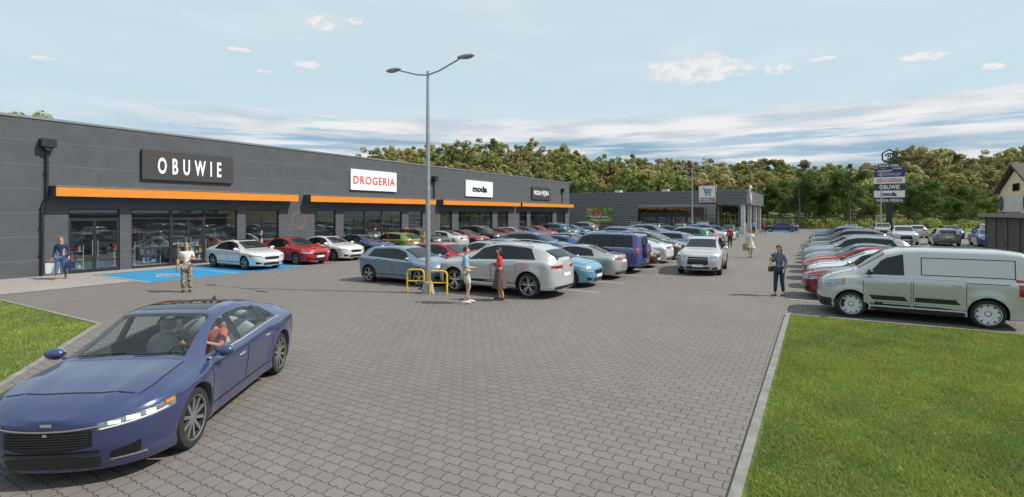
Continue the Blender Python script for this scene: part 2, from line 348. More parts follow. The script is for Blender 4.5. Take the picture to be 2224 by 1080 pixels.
n=150000; x=rng.uniform(-26,-10.3,n); y=rng.uniform(-3,5.75,n); ok=inpoly(x,y,leftpoly)&(y>1.2); x=x[ok];y=y[ok]
v,c=blades(x,y,.05,.007); tag(npmesh('verge_grass',v,3,[M['grass']],tint=c),'green grass corner in front of the dark shop building','grass',kind='stuff')
n=30000; x=rng.uniform(5.1,25,n); y=rng.uniform(47.6,52.3,n); v,c=blades(x,y,.09,.02); tag(npmesh('strip_grass',v,3,[M['grass']],tint=c),'green grass strip between the two car parks','grass',kind='stuff')

# ---------------------------------------------------------------- vehicles
class Car: pass
def make_car(name,label,cat,sp,hero=False):
    L,W=sp['L'],sp['W']; hx=L/2; hw=W/2
    X=np.linspace(-hx,hx,600)
    def tab(keys,win=.14):
        a=np.array(keys,float); yv=np.interp(X,a[:,0],a[:,1]); kn=max(3,int(win/(X[1]-X[0]))|1); ker=np.hanning(kn+2)[1:-1]; ker/=ker.sum()
        yp=np.pad(yv,kn//2,mode='edge'); return np.convolve(yp,ker,'valid')
    ZT=tab(sp['zt'],sp.get('sm',.16)); ZS=tab(sp['zs'],.3); WT=tab(sp['wt'],.3)
    zt=lambda x: float(np.interp(x,X,ZT)); zs=lambda x: float(np.interp(x,X,ZS)); wt=lambda x: float(np.interp(x,X,WT))
    fz,fn,rz_,rn=sp.get('front',(.62,2.8)) + sp.get('rear',(.50,2.8))
    Rw=sp['R']; xf,xr=sp['xf'],sp['xr']; zb=sp.get('zb',.2)
    def fpl(x):
        if x>hx-fz: r=min(1,(x-(hx-fz))/fz); return (1-r**fn)**(1/fn)
        if x<-hx+rz_: r=min(1,(-hx+rz_-x)/rz_); return (1-r**rn)**(1/rn)
        return 1.0
    def kk(x):
        h=zt(x)-zs(x); return min(sp.get('kr',.09),.45*h)
    def section(x):
        f=fpl(x); w=hw*f; z1=zs(x); z2=zt(x); k=kk(x); t=wt(x)*w
        zm=zb+(z1-zb)*.62
        return [(0,zb),(.5*w,zb),(.86*w,zb),(.935*w,zb+.025),(.955*w,zb+.10),(.950*w,zb+.17),(.965*w,zb+.24),(.992*w,zm),(1.0*w,z1-.12),(.985*w,z1-.035),(.945*w,z1+.012),(.915*w,z1+.035*min(1,(z2-z1)/.2)),
           (t*1.0+ (.915*w-t)*.5, z1+.035+(z2-k-z1-.035)*.5 if z2-k>z1+.1 else z1+(z2-k-z1)*.6),(t,z2-k),(t*.93,z2-k*.42),(t*.75,z2-k*.12),(t*.4,z2-.005),(0,z2)]
    def catmull(P,ns=3):
        Q=[]; n=len(P)
        for i in range(n-1):
            p0=P[max(i-1,0)];p1=P[i];p2=P[i+1];p3=P[min(i+2,n-1)]
            for j in range(ns):
                t=j/ns; q=[]
                for d in (0,1):
                    m1=(p2[d]-p0[d])*.5*.7; m2=(p3[d]-p1[d])*.5*.7
                    t2=t*t;t3=t2*t
                    q.append((2*t3-3*t2+1)*p1[d]+(t3-2*t2+t)*m1+(-2*t3+3*t2)*p2[d]+(t3-t2)*m2)
                Q.append(tuple(q))
        Q.append(P[-1]); return Q
    st=list(-hx+rz_*(1-np.cos(np.linspace(0,PI/2,12)))) + list(np.linspace(-hx+rz_,hx-fz,62 if hero else 46))[1:-1] + list(hx-fz*(1-np.cos(np.linspace(PI/2,0,16))))
    verts=[]; rows=[]
    for x in st:
        sec=catmull(section(x)); row=[]
        full=[(y,z) for y,z in sec]+[(-y,z) for y,z in sec[-2:0:-1]]
        for (y,z) in full:
            for xc in (xf,xr):
                d=math.hypot(x-xc,z-Rw)
                if abs(y)>.6*hw and z<zs(x): y=y*(1+sp.get('flare',.022)*math.exp(-((d-Rw-.06)/.12)**2)*min(1,fpl(x)*1.2))
            # pressed crease low in the doors and ridges running along the bonnet
            if abs(y)>.6*hw and zb+.2<z<zb+.5 and xr+Rw<x<xf-Rw: y*=1-.018*math.exp(-((z-zb-.30-.05*(x-xr)/(xf-xr))/.06)**2)
            if x>sp['ws'][0]+.1 and z>zs(x)+.02: z+=.016*math.exp(-((abs(y)-.50*hw*fpl(x))/.06)**2)*min(1,(x-sp['ws'][0]-.1)*3)*min(1,(hx-x)*4)
            xx=x
            if x>hx-.9:
                q=(x-(hx-.9))/.9
                xx-=q*(sp.get('tuck',.08)*max(0,(.42-z)/.22) + .30*max(0,z-.60)**1.5)
            if x<-hx+.7:
                q=((-hx+.7)-x)/.7
                xx+=q*(.10*max(0,(.42-z)/.22)+sp.get('rshear',.1)*max(0,z-.6))
            row.append(len(verts)); verts.append((xx,y,z))
        rows.append(row)
    m=len(rows[0]); faces=[]
    for i in range(len(rows)-1):
        for j in range(m): faces.append((rows[i][j],rows[i][(j+1)%m],rows[i+1][(j+1)%m],rows[i+1][j]))
    me=bpy.data.meshes.new('body'); me.from_pydata(verts,[],faces)
    bm=bmesh.new(); bm.from_mesh(me); bmesh.ops.remove_doubles(bm,verts=bm.verts,dist=.0012)
    bmesh.ops.dissolve_degenerate(bm,edges=bm.edges,dist=.0005); bmesh.ops.recalc_face_normals(bm,faces=bm.faces)
    bvh=BVHTree.FromBMesh(bm); bm.to_mesh(me); bm.free()
    body=link('body',me)
    cut=MB()
    for xc in (xf,xr):
        for s in (1,-1):
            n=40; c=[(xc+(Rw+sp.get('gap',.05))*math.cos(2*PI*i/n),Rw+.01+(Rw+sp.get('gap',.05))*math.sin(2*PI*i/n)) for i in range(n)]
            cut.prism(c,'y',s*(hw-.30),s*(hw+.3))
    cutters=[cut]
    if hero:
        c2=MB(); n=30; xs=np.linspace(-1.6,1.22,n)
        vs=[];fs=[]
        for x in xs:
            w_=hw; z1=zs(x)+.02; z2=max(zt(x)-.045,z1+.01); t=wt(x)*w_-.05
            ring=[(.70*w_,.36),(.86*w_,.6),(.90*w_-.04,z1),(t,z2-.05 if z2-.05>z1 else z1+.002),(t*.8,z2),(-t*.8,z2),(-t,z2-.05 if z2-.05>z1 else z1+.002),(-.90*w_+.04,z1),(-.86*w_,.6),(-.70*w_,.36)]
            vs+=[(x,y,z) for y,z in ring]
        for i in range(n-1):
            for j in range(10): fs.append((i*10+j,i*10+(j+1)%10,(i+1)*10+(j+1)%10,(i+1)*10+j))
        fs.append(tuple(range(9,-1,-1))); fs.append(tuple((n-1)*10+j for j in range(10)))
        c2.add(vs,fs); cutters.append(c2)
        for (xa,xb,xa2,xb2) in sp['win']:
            nn=10; bot=[(xa+(xb-xa)*i/nn,zs(xa+(xb-xa)*i/nn)+.06) for i in range(nn+1)]
            top=[]
            for i in range(nn+1):
                x=xb2+(xa2-xb2)*i/nn; top.append((x,max(zt(x)-kk(x)-.025,zs(x)+.075)))
            c3=MB(); c3.prism(bot+top,'y',-1.3,1.3); cutters.append(c3)
        xb,xt=sp['ws']; nn=10
        p1=[(xb+(xt-xb)*i/nn, wt(xb+(xt-xb)*i/nn)*hw*.90) for i in range(nn+1)]
        c3=MB(); c3.prism(p1+[(x,-y) for x,y in p1[::-1]],'z',.80,2.2); cutters.append(c3)
        xb,xt=sp['rg']
        p1=[(xb+.08+(xt-xb-.08)*i/nn, wt(xb+(xt-xb)*i/nn)*hw*.88) for i in range(nn+1)]
        c3=MB(); c3.prism(p1+[(x,-y) for x,y in p1[::-1]],'z',.90,2.2); cutters.append(c3)
    tmp=[]
    for c in cutters:
        co_=c.build('cut',[]); tmp.append(co_); md=body.modifiers.new('b','BOOLEAN'); md.operation='DIFFERENCE'; md.solver='EXACT'; md.object=co_
    me2=evalmesh(body); body.modifiers.clear()
    if len(me2.polygons)>200: body.data=me2
    for t_ in tmp: bpy.data.objects.remove(t_)
    me=body.data; me.name='body'; me.materials.clear(); me.materials.append(M['paint']); me.materials.append(M['well'] if not hero else M['dash'])
    idx=[]
    for p in me.polygons:
        h=bvh.find_nearest(p.center); idx.append(1 if (h[3] is not None and h[3]>.010) or (p.center.z<zb+.006 and p.normal.z<-.5) else 0)
    me.polygons.foreach_set('material_index',idx); finish(me,32)
    root=thing(name,label,cat); body.parent=root
    def patch(nm,fn,nu,nv,off,mt,parent=root,two=None):
        vs=[];ok=[];nr=[]
        for i in range(nu+1):
            for j in range(nv+1):
                o_,d_=fn(i/nu,j/nv); h=bvh.ray_cast(Vector(o_),Vector(d_))
                if h[0] is None: vs.append((0,0,0)); ok.append(False); nr.append(None)
                else:
                    nn_=h[1] if h[1].dot(Vector(d_))<0 else -h[1]
                    vs.append(tuple(h[0]+nn_*off)); ok.append(True); nr.append(nn_)
        fs=[]
        for i in range(nu):
            for j in range(nv):
                q=(i*(nv+1)+j,(i+1)*(nv+1)+j,(i+1)*(nv+1)+j+1,i*(nv+1)+j+1)
                if all(ok[a] for a in q):
                    A=Vector(vs[q[2]])-Vector(vs[q[0]]); B=Vector(vs[q[3]])-Vector(vs[q[1]])
                    fs.append(q if A.cross(B).dot(nr[q[0]])>=0 else q[::-1])
        me=bpy.data.meshes.new(nm); me.from_pydata(vs,[],fs)
        bm=bmesh.new(); bm.from_mesh(me); bmesh.ops.delete(bm,geom=[v for v in bm.verts if not v.link_faces],context='VERTS'); bmesh.ops.dissolve_degenerate(bm,edges=bm.edges,dist=.0004)
        bm.to_mesh(me); bm.free(); finish(me,60)
        return link(nm,me,parent,[mt])
    def side(s,xa,xb,xa2,xb2,zl,zh):
        def fn(u,v):
            x=(xa+(xb-xa)*u)*(1-v)+(xa2+(xb2-xa2)*u)*v; a=zl(x); c=max(zh(x),a+.001); return ((x,s*3,a+(c-a)*v),(0,-s,0))
        return fn
    def cyl(cx,p0,p1,zl,zh):
        def fn(u,v):
            p=p0+(p1-p0)*u; z=zl(u)+(zh(u)-zl(u))*v; return ((cx+4*math.cos(p),4*math.sin(p),z),(-math.cos(p),-math.sin(p),0))
        return fn
    def top(xa,xb,wf):
        def fn(u,v):
            x=xa+(xb-xa)*u; return ((x,wf(x)*(2*v-1),3),(0,0,-1))
        return fn
    gl=M['clear'] if hero else M['glass']
    xb,xt=sp['ws']; patch('windscreen',top(xb,xt,lambda x: wt(x)*hw*fpl(x)*.90),14,16,.006,gl)
    xb,xt=sp['rg']
    if sp.get('rgv'): patch('rear_window',cyl(-hx+.9,PI-sp['rgv'][0],PI+sp['rgv'][0],lambda u: sp['rgv'][1],lambda u: sp['rgv'][2]),12,6,.006,gl)
    else: patch('rear_window',top(xb,xt,lambda x: wt(x)*hw*fpl(x)*.88),12,14,.006,gl)
    for s in (1,-1):
        for (xa,xb,xa2,xb2) in sp['win']:
            patch('side_window',side(s,xa,xb,xa2,xb2,lambda x: zs(x)+.055,lambda x: zt(x)-kk(x)-.02),14,6,.005,gl)
        if hero:
            for (xa,xb,xa2,xb2) in ((-.02,.06,0.0,.08),(-.99,-.92,-.93,-.86)): patch('pillar_trim',side(s,xa,xb,xa2,xb2,lambda x: zs(x)+.055,lambda x: zt(x)-kk(x)-.02),3,6,.004,M['gloss'])
        if not hero and len(sp['win'])>1:
            a0=min(q[0] for q in sp['win']); a1=max(q[1] for q in sp['win']); b0=min(q[2] for q in sp['win']); b1=max(q[3] for q in sp['win'])
            patch('window_surround',side(s,a0-.03,a1+.05,b0-.02,b1+.03,lambda x: zs(x)+.035,lambda x: zt(x)-kk(x)-.005),24,4,.0025,M['gloss'])
            patch('window_trim',side(s,a0-.03,a1+.05,a0-.03,a1+.05,lambda x: zs(x)+.028,lambda x: zs(x)+.044),20,1,.007,M['chrome'])
        if 'panel' in sp:
            for (xa,xb,z0,z1) in sp['panel']:
                sm=patch('side_panel',side(s,xa,xb,xa,xb,lambda x: z0+.02,lambda x: z1-.02),10,4,.0055,M['paint'])
                patch('panel_seam',side(s,xa-.02,xb+.02,xa-.02,xb+.02,lambda x: z0,lambda x: z1),10,4,.003,M['seam'],sm)
        for (xa,xb) in sp['door']:
            ztop=lambda x: zs(x)-.03
            dd=patch('door',side(s,xa,xb,xa,xb,lambda x: zb+.17,ztop),12,8,.0035,M['paint'])
            patch('door_seam',side(s,xa-.012,xb+.012,xa-.012,xb+.012,lambda x: zb+.158,lambda x: zs(x)-.018),12,8,.0018,M['seam'],dd)
            hb=MB(); zz=zs(xa)-.13; yy=hw*.995*s
            hb.ell((xa+.16,yy+s*.012,zz),(.10,.022,.018),12,6); hb.build('door_handle',M['chrome'] if hero else M['paint'],dd,60)
        mb=MB(); mx=sp['mir']; mz=zs(mx)+.13; mb.ell((mx,s*(hw+.09),mz),(.075,.12,.075),14,8); mb.tube([(mx+.03,s*(hw*.93),mz-.06),(mx,s*(hw+.02),mz-.03)],.022,8)
        mi=mb.build('wing_mirror',M['blackplastic'] if sp.get('steel') else M['paint'],root,60)
        g=MB(); g.ell((mx-.066,s*(hw+.09),mz),(.012,.095,.055),12,6); g.build('mirror_glass',M['chrome'],mi,60)
        h0,h1,ha,hb_,hc,hd=sp['hl']
        hl=patch('headlight',cyl(hx-1.0,s*h0,s*h1,lambda u: ha+(hc-ha)*u,lambda u: hb_+(hd-hb_)*u),14,4,.005,M['headlight'])
        patch('daytime_lamp',cyl(hx-1.0,s*(h0+.02),s*(h1-.10),lambda u: ha+(hc-ha)*u+.008,lambda u: ha+(hc-ha)*u+.020),14,1,.009,M['lamp_led'],hl)
        if hero:
            for a_,b_2 in ((.08,.18),(.22,.33),(.37,.46)): patch('headlamp_lens',cyl(hx-1.0,s*(h0+a_),s*(h0+b_2),lambda u: ha+(hc-ha)*((a_)/(h1-h0))+.035,lambda u: hb_+(hd-hb_)*((b_2)/(h1-h0))-.018),4,2,.011,M['lamp_led'],hl)
            patch('indicator',cyl(hx-1.0,s*(h1-.12),s*(h1-.01),lambda u: hd-.045,lambda u: hd-.015),4,1,.010,M['amber'],hl)
        else: patch('indicator',cyl(hx-1.0,s*(h1-.07),s*(h1-.01),lambda u: ha+(hc-ha)*.9+.02,lambda u: hb_+(hd-hb_)*.9-.01),3,2,.010,M['amber'],hl)
        t0,t1,ta,tb=sp['tl']
        patch('taillight',cyl(-hx+.9,PI-s*t0,PI-s*t1,lambda u: ta+.02*u,lambda u: tb+.01*u),10,3,.005,M['tail'])
    g0,ga,gb=sp['gr']
    gr=patch('grille',cyl(hx-1.0,-g0,g0,lambda u: ga+.05*(2*u-1)**2,lambda u: gb),16,6,.004,M['gloss'])
    nb=6 if hero else 4
    for i in range(nb):
        z_=ga+.050+(gb-ga-.055)*i/nb
        patch('grille_bar',cyl(hx-1.0,-g0*.93,g0*.93,lambda u: z_,lambda u: z_+.009),14,1,.012,M['chrome'] if (i==nb-1 and not hero) else M['grillegrey'],gr)
    patch('lower_grille',cyl(hx-1.0,-g0*1.15,g0*1.15,lambda u: zb+.04,lambda u: zb+.15+.02*(1-(2*u-1)**2)),16,3,.004,M['blackplastic'])
    for s in (1,-1): patch('fog_lamp_recess',cyl(hx-1.0,s*(g0*1.15+.08),s*(g0*1.15+.32),lambda u: .30,lambda u: .36+.07*u),6,3,.004,M['gloss'])
    patch('bonnet',top(sp['ws'][0]+.10,hx-.34,lambda x: wt(x)*hw*fpl(x)*.93),12,20,.0045,M['paint'])
    patch('bonnet_seam',top(sp['ws'][0]+.085,hx-.325,lambda x: wt(x)*hw*fpl(x)*.93+.012),12,20,.0022,M['seam'])
    patch('rear_bumper_trim',cyl(-hx+.9,PI-.75,PI+.75,lambda u: zb+.03,lambda u: zb+.14),14,2,.004,M['blackplastic'])
    pz=sp.get('pz',.72)
    patch('licence_plate',cyl(-hx+.9,PI-.27,PI+.27,lambda u: pz,lambda u: pz+.11),5,1,.012,M['plate'])
    if not hero: patch('licence_plate',cyl(hx-1.0,-.24,.24,lambda u: .40,lambda u: .51),5,1,.016,M['plate'])
    if sp.get('clad'):
        for s in (1,-1): patch('sill_trim',side(s,xr+Rw+.08,xf-Rw-.08,xr+Rw+.08,xf-Rw-.08,lambda x: zb+.01,lambda x: zb+.15),14,3,.008,M['blackplastic'])
        for s in (1,-1):
            for xc in (xf,xr):
                a=MB(); n=20
                for i in range(n):
                    t0=R(-12)+R(204)*i/n; t1=R(-12)+R(204)*(i+1)/n; r0=Rw+.045; r1=Rw+.09
                    a.add([(xc+r*math.cos(t),s*(hw+.018+(.0 if r==r0 else -.012)),Rw+.01+r*math.sin(t)) for r,t in ((r0,t0),(r0,t1),(r1,t1),(r1,t0))],[(0,1,2,3)])
                a.build('wheel_arch',M['blackplastic'],root,60)
    if sp.get('rails'):
        for s in (1,-1):
            a=MB(); pts=[(x,s*(wt(x)*hw*.93),zt(x)+(.045 if -1.4<x<.25 else -.03)) for x in np.linspace(-1.55,.45,10)]; a.tube(pts,.014,6); a.build('roof_rail',M['chrome'],root,60)
    if sp.get('sun'): patch('sunroof',top(sp['sun'][0],sp['sun'][1],lambda x: wt(x)*hw*.72),8,10,.004,M['glass'])
    a=MB(); xa_=sp.get('fin',-1.0); a.prism([(xa_-.10,zt(xa_-.1)-.01),(xa_+.10,zt(xa_+.1)-.01),(xa_-.06,zt(xa_)+.065)],'y',-.012,.012); a.build('antenna',M['paint'],root)
    ww=.225
    for xc in (xf,xr):
        for s in (1,-1):
            t=MB(); rp=[(Rw*.66,-ww/2+.015),(Rw*.80,-ww/2),(Rw*.95,-ww/2+.008),(Rw*.99,-ww/2+.03),(Rw,-ww*.2),(Rw*.992,-ww*.19),(Rw*.992,-ww*.15),(Rw,-ww*.14),(Rw,ww*.14),(Rw*.992,ww*.15),(Rw*.992,ww*.19),(Rw,ww*.2),(Rw*.99,ww/2-.03),(Rw*.95,ww/2-.008),(Rw*.80,ww/2),(Rw*.66,ww/2-.015)]
            t.lathe(rp,40,axis='y',close=True); wo=t.build('wheel',M['tyre'],root,35); wo.location=(xc,s*(hw-ww/2-.012),Rw); wo.rotation_euler=(0,0,0 if s>0 else PI)
            r=MB(); Ro=Rw*.74
            r.lathe([(Ro,ww/2-.012),(Ro,ww/2-.004),(Ro*.94,ww/2-.012),(Ro*.90,ww/2-.05),(Ro*.9,-.02)],40,axis='y',mi=0)
            r.lathe([(.001,.0),(Ro*.9,.0)],30,axis='y',mi=1)
            r.lathe([(.001,ww/2-.022),(.03,ww/2-.022),(.058,ww/2-.035),(.065,.02)],20,axis='y')
            ns=sp.get('spk',5)
            if sp.get('steel'):
                r.lathe([(.07,ww/2-.03),(Ro*.45,ww/2-.012),(Ro*.75,ww/2-.035),(Ro*.92,ww/2-.02)],40,axis='y')
                for i in range(10):
                    a=2*PI*i/10; c_=(Ro*.8*math.sin(a),Ro*.8*math.cos(a)); r.lathe([(.001,.002),(.022,.001)],8,c=(c_[0],ww/2-.024,c_[1]),axis='y',mi=1)
            else:
                for i in range(ns):
                    for da in ((-.13,.13) if ns<=6 else (0,)):
                        a=2*PI*i/ns; a2=a+da*1.5; ca,sa=math.sin(a),math.cos(a); cb,sb=math.sin(a2),math.cos(a2)
                        w0,w1=.020,(.016 if ns<=6 else .020); p0=Vector((ca*.04,0,sa*.04)); p1=Vector((cb*Ro*.94,0,sb*Ro*.94)); q=(p1-p0).normalized(); pr=Vector((q.z,0,-q.x))
                        y0=ww/2-.028; y1=ww/2-.014
                        vs=[p0-pr*w0+Vector((0,y0,0)),p0+pr*w0+Vector((0,y0,0)),p1+pr*w1+Vector((0,y1,0)),p1-pr*w1+Vector((0,y1,0))]
                        vs+=[v_-Vector((0,.035,0))*(1) for v_ in vs]
                        r.add(vs,[(0,1,2,3),(4,7,6,5),(0,4,5,1),(1,5,6,2),(2,6,7,3),(3,7,4,0)])
            r.build('rim',[M['steelwhite'] if sp.get('steel') else M['alloy'],M['rimdark']],wo,40)
    C_=Car(); C_.root=root; C_.zt=zt; C_.zs=zs; C_.wt=wt; C_.bvh=bvh; C_.patch=patch; C_.top=top; C_.cyl=cyl; C_.side=side; C_.hx=hx; C_.hw=hw
    return C_
WT_S=[(-2.5,.80),(-1.75,.78),(-1.3,.71),(-.8,.67),(.35,.67),(.8,.72),(1.3,.82),(2.5,.84)]
SPEC={}
SPEC['hero']=dict(L=4.86,W=1.88,R=.35,xf=1.44,xr=-1.42,zb=.17,sm=.18,
  zt=[(-2.43,.92),(-2.3,1.06),(-2.05,1.12),(-1.7,1.19),(-.95,1.38),(-.45,1.455),(-.05,1.46),(.30,1.42),(1.22,1.04),(1.32,1.015),(1.8,.96),(2.15,.89),(2.32,.82),(2.43,.72)],
  zs=[(-2.43,.84),(-2.0,.96),(-1,.95),(0,.90),(1.1,.88),(1.8,.84),(2.15,.78),(2.43,.66)],wt=WT_S,ws=(1.20,.34),rg=(-1.85,-.85),
  win=[(.06,1.0,.08,.45),(-.92,-.02,-.86,0.0),(-1.42,-.99,-1.12,-.93)],door=[(-.02,1.02),(-.98,-.06)],mir=.92,
  hl=(.44,1.12,.60,.67,.68,.775),tl=(.35,.85,.85,.95),gr=(.40,.40,.61),sun=(-.75,.20),fin=-.98,spk=10,front=(.72,2.6),flare=.035)
SPEC['sedan']=dict(L=4.65,W=1.82,R=.335,xf=1.40,xr=-1.33,
  zt=[(-2.325,.94),(-2.25,1.04),(-1.80,1.09),(-.95,1.37),(-.4,1.435),(.0,1.43),(.30,1.37),(1.12,1.02),(1.22,1.0),(1.8,.93),(2.1,.86),(2.25,.80),(2.325,.72)],
  zs=[(-2.325,.84),(-2,.93),(-1,.93),(0,.90),(1.1,.87),(1.8,.82),(2.1,.75),(2.325,.65)],wt=WT_S,ws=(1.10,.32),rg=(-1.70,-.85),
  win=[(.04,.94,.06,.42),(-.92,-.03,-.84,-.01),(-1.25,-.97,-1.08,-.90)],door=[(-.03,.98),(-.96,-.07)],mir=.85,hl=(.46,1.05,.60,.69,.66,.76),tl=(.30,.8,.82,.94),gr=(.38,.50,.66),spk=5,sun=(-.6,.15))
SPEC['hatch']=dict(L=4.32,W=1.80,R=.335,xf=1.30,xr=-1.33,
  zt=[(-2.16,.95),(-2.08,1.12),(-1.65,1.36),(-1.2,1.44),(-.4,1.48),(.0,1.47),(.30,1.40),(1.08,1.05),(1.18,1.02),(1.7,.95),(1.98,.87),(2.1,.80),(2.16,.72)],
  zs=[(-2.16,.92),(-2,1.0),(-1,.98),(0,.93),(1.0,.89),(1.7,.83),(2.0,.75),(2.16,.65)],wt=[(-2.2,.70),(-1.6,.69),(-.8,.69),(.35,.68),(.8,.72),(1.2,.82),(2.2,.84)],ws=(1.06,.32),rg=(-2.06,-1.62),
  win=[(.02,.92,.04,.42),(-.90,-.04,-.86,-.02),(-1.45,-.97,-1.25,-.92)],door=[(-.03,.95),(-.94,-.07)],mir=.83,hl=(.46,1.05,.61,.71,.67,.78),tl=(.42,.85,.84,.97),gr=(.36,.50,.66),spk=5)
SPEC['suv']=dict(L=4.72,W=1.92,R=.375,xf=1.45,xr=-1.42,zb=.26,clad=True,rails=True,
  zt=[(-2.36,1.08),(-2.28,1.26),(-1.85,1.52),(-1.3,1.63),(-.4,1.67),(.0,1.66),(.35,1.58),(1.15,1.20),(1.25,1.17),(1.8,1.11),(2.12,1.03),(2.28,.97),(2.36,.88)],
  zs=[(-2.36,1.05),(-2.1,1.15),(-1,1.13),(0,1.08),(1.1,1.05),(1.8,.99),(2.15,.91),(2.36,.80)],wt=[(-2.4,.72),(-1.6,.70),(-.8,.70),(.35,.69),(.8,.73),(1.25,.84),(2.4,.86)],ws=(1.12,.38),rg=(-2.24,-1.82),
  win=[(.04,.98,.06,.46),(-.94,-.03,-.90,-.01),(-1.62,-1.01,-1.40,-.97)],door=[(-.03,1.0),(-.98,-.07)],mir=.88,hl=(.50,1.05,.76,.87,.82,.92),tl=(.30,.88,.98,1.08),gr=(.42,.46,.84),spk=5,pz=.80)
SPEC['bigsuv']=dict(SPEC['suv'],L=4.95,W=2.0,R=.42,xf=1.5,xr=-1.5,rails=True,clad=False,flare=.05,zb=.28,
  zt=[(-2.475,1.20),(-2.42,1.34),(-2.05,1.56),(-1.4,1.73),(-.6,1.79),(-.1,1.78),(.35,1.69),(1.2,1.30),(1.3,1.27),(1.9,1.20),(2.25,1.12),(2.40,1.04),(2.475,.94)],
  zs=[(-2.475,1.10),(-2.1,1.22),(-1,1.21),(0,1.17),(1.2,1.12),(1.9,1.06),(2.25,.98),(2.475,.84)],ws=(1.17,.38),rg=(-2.34,-1.95),win=[(.04,1.0,.06,.46),(-.98,-.03,-.94,-.01),(-1.72,-1.05,-1.48,-1.0)],door=[(-.03,1.05),(-1.02,-.07)],pz=.72)
SPEC['boxsuv']=dict(L=4.75,W=1.90,R=.40,xf=1.42,xr=-1.37,zb=.32,clad=True,rails=True,rear=(.22,3.2),rshear=.04,
  zt=[(-2.375,1.72),(-2.3,1.80),(-1.9,1.85),(-.4,1.87),(.1,1.86),(.5,1.76),(1.05,1.30),(1.15,1.25),(1.9,1.18),(2.25,1.08),(2.375,.95)],
  zs=[(-2.375,1.14),(-1,1.16),(0,1.15),(1.1,1.12),(1.9,1.05),(2.25,.96),(2.375,.85)],wt=[(-2.4,.78),(.35,.77),(.8,.80),(1.2,.88),(2.4,.88)],ws=(1.02,.46),rg=(0,0),rgv=(.50,1.22,1.68),
  win=[(.04,.90,.06,.52),(-.90,-.03,-.88,-.01),(-2.0,-.97,-1.95,-.95)],door=[(-.03,.92),(-.92,-.07)],mir=.80,hl=(.50,.95,.85,.98,.88,.98),tl=(.72,.92,.95,1.25),gr=(.38,.62,.92),spk=6,pz=.6)
SPEC['van']=dict(L=4.42,W=1.86,R=.345,xf=1.42,xr=-1.36,zb=.22,clad=False,steel=True,rear=(.18,3.4),rshear=.05,kr=.13,front=(.52,2.9),flare=.035,
  zt=[(-2.21,1.76),(-2.13,1.84),(-1.7,1.89),(-.2,1.90),(.30,1.87),(.62,1.78),(1.28,1.32),(1.38,1.27),(1.75,1.19),(2.0,1.10),(2.14,1.01),(2.21,.90)],
  zs=[(-2.21,1.14),(-1,1.14),(0,1.13),(1.1,1.12),(1.65,1.06),(2.0,.96),(2.21,.82)],wt=[(-2.4,.84),(.1,.83),(.7,.82),(1.25,.86),(2.4,.86)],ws=(1.26,.66),rg=(0,0),rgv=(.42,1.2,1.62),
  win=[(.26,1.16,.28,.76)],panel=[(-1.85,-.10,1.21,1.66)],door=[(.14,1.14),(-.95,.08)],mir=1.0,hl=(.60,1.22,.78,.93,.86,1.04),tl=(.80,1.0,.80,1.2),gr=(.42,.58,.76),pz=.75,fin=-.3)
T={}
for k_ in ('sedan','hatch','suv','bigsuv','boxsuv','van'):
    T[k_]=make_car('car' if k_!='van' else 'van','x','car' if k_!='van' else 'van',SPEC[k_])
sb=MB(); sb.lathe([(.001,-.10),(.25,-.10),(.34,-.07),(.36,0),(.36,.08),(.001,.08)],32,axis='y'); sw=sb.build('spare_wheel_cover',M['paint'],T['boxsuv'].root,40); sw.location=(-2.46,0,1.02); sw.rotation_euler=(0,0,PI/2)
vn=T['van']
for s in (1,-1):
    vn.patch('rubbing_strip',vn.side(s,.18,.94,.28,1.02,lambda x:.52,lambda x:.64),10,2,.012,M['blackplastic'])
    vn.patch('rubbing_strip',vn.side(s,-.85,.05,-.75,.05,lambda x:.52,lambda x:.64),10,2,.012,M['blackplastic'])
    vn.patch('sill_trim',vn.side(s,-.93,.99,-.93,.99,lambda x:.235,lambda x:.34),14,2,.006,M['blackplastic'])
    a=MB(); a.tube([(-1.75,s*.94,1.075),(-.95,s*.945,1.075)],.008,6); a.build('sliding_door_rail',M['blackplastic'],vn.root,60)
vn.patch('front_bumper',vn.cyl(vn.hx-1.0,-1.22,1.22,lambda u:.26,lambda u:.50-.03*(2*u-1)**2),24,4,.007,M['blackplastic'])
PAL={'white':(.74,.75,.76),'silver':(.50,.505,.51),'light grey':(.36,.37,.38),'grey':(.17,.18,.19),'dark grey':(.06,.065,.07),'black':(.016,.017,.019),'red':(.42,.012,.022),'dark red':(.22,.007,.018),
 'blue':(.03,.12,.32),'dark blue':(.016,.055,.14),'light blue':(.13,.32,.52),'blue grey':(.19,.24,.33),'olive green':(.18,.24,.055),'green':(.03,.16,.09),'violet blue':(.09,.10,.28),'bronze':(.15,.07,.032),'champagne':(.36,.33,.29),'teal':(.03,.15,.18)}
ordn=['first','second','third','fourth','fifth','sixth','seventh','eighth','ninth','tenth','eleventh','twelfth','thirteenth','fourteenth','fifteenth','sixteenth','seventeenth','eighteenth','nineteenth']
TN={'sedan':'saloon','hatch':'hatchback','suv':'SUV','bigsuv':'large SUV','boxsuv':'boxy SUV with spare wheel','van':'panel van'}
FAR=('door','door_seam','bonnet','bonnet_seam','indicator','fog_lamp_recess','grille_bar','mirror_glass','daytime_lamp','antenna','rear_bumper_trim','wheel_arch','window_trim')
def car(kind,color,x,y,head,label,group=None,far=False):
    c=PAL[color]; c=tuple(min(.8,max(.004,q*random.uniform(.9,1.1))) for q in c) if color not in('silver','white','light grey') else c
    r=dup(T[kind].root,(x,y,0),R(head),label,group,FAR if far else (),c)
    return r
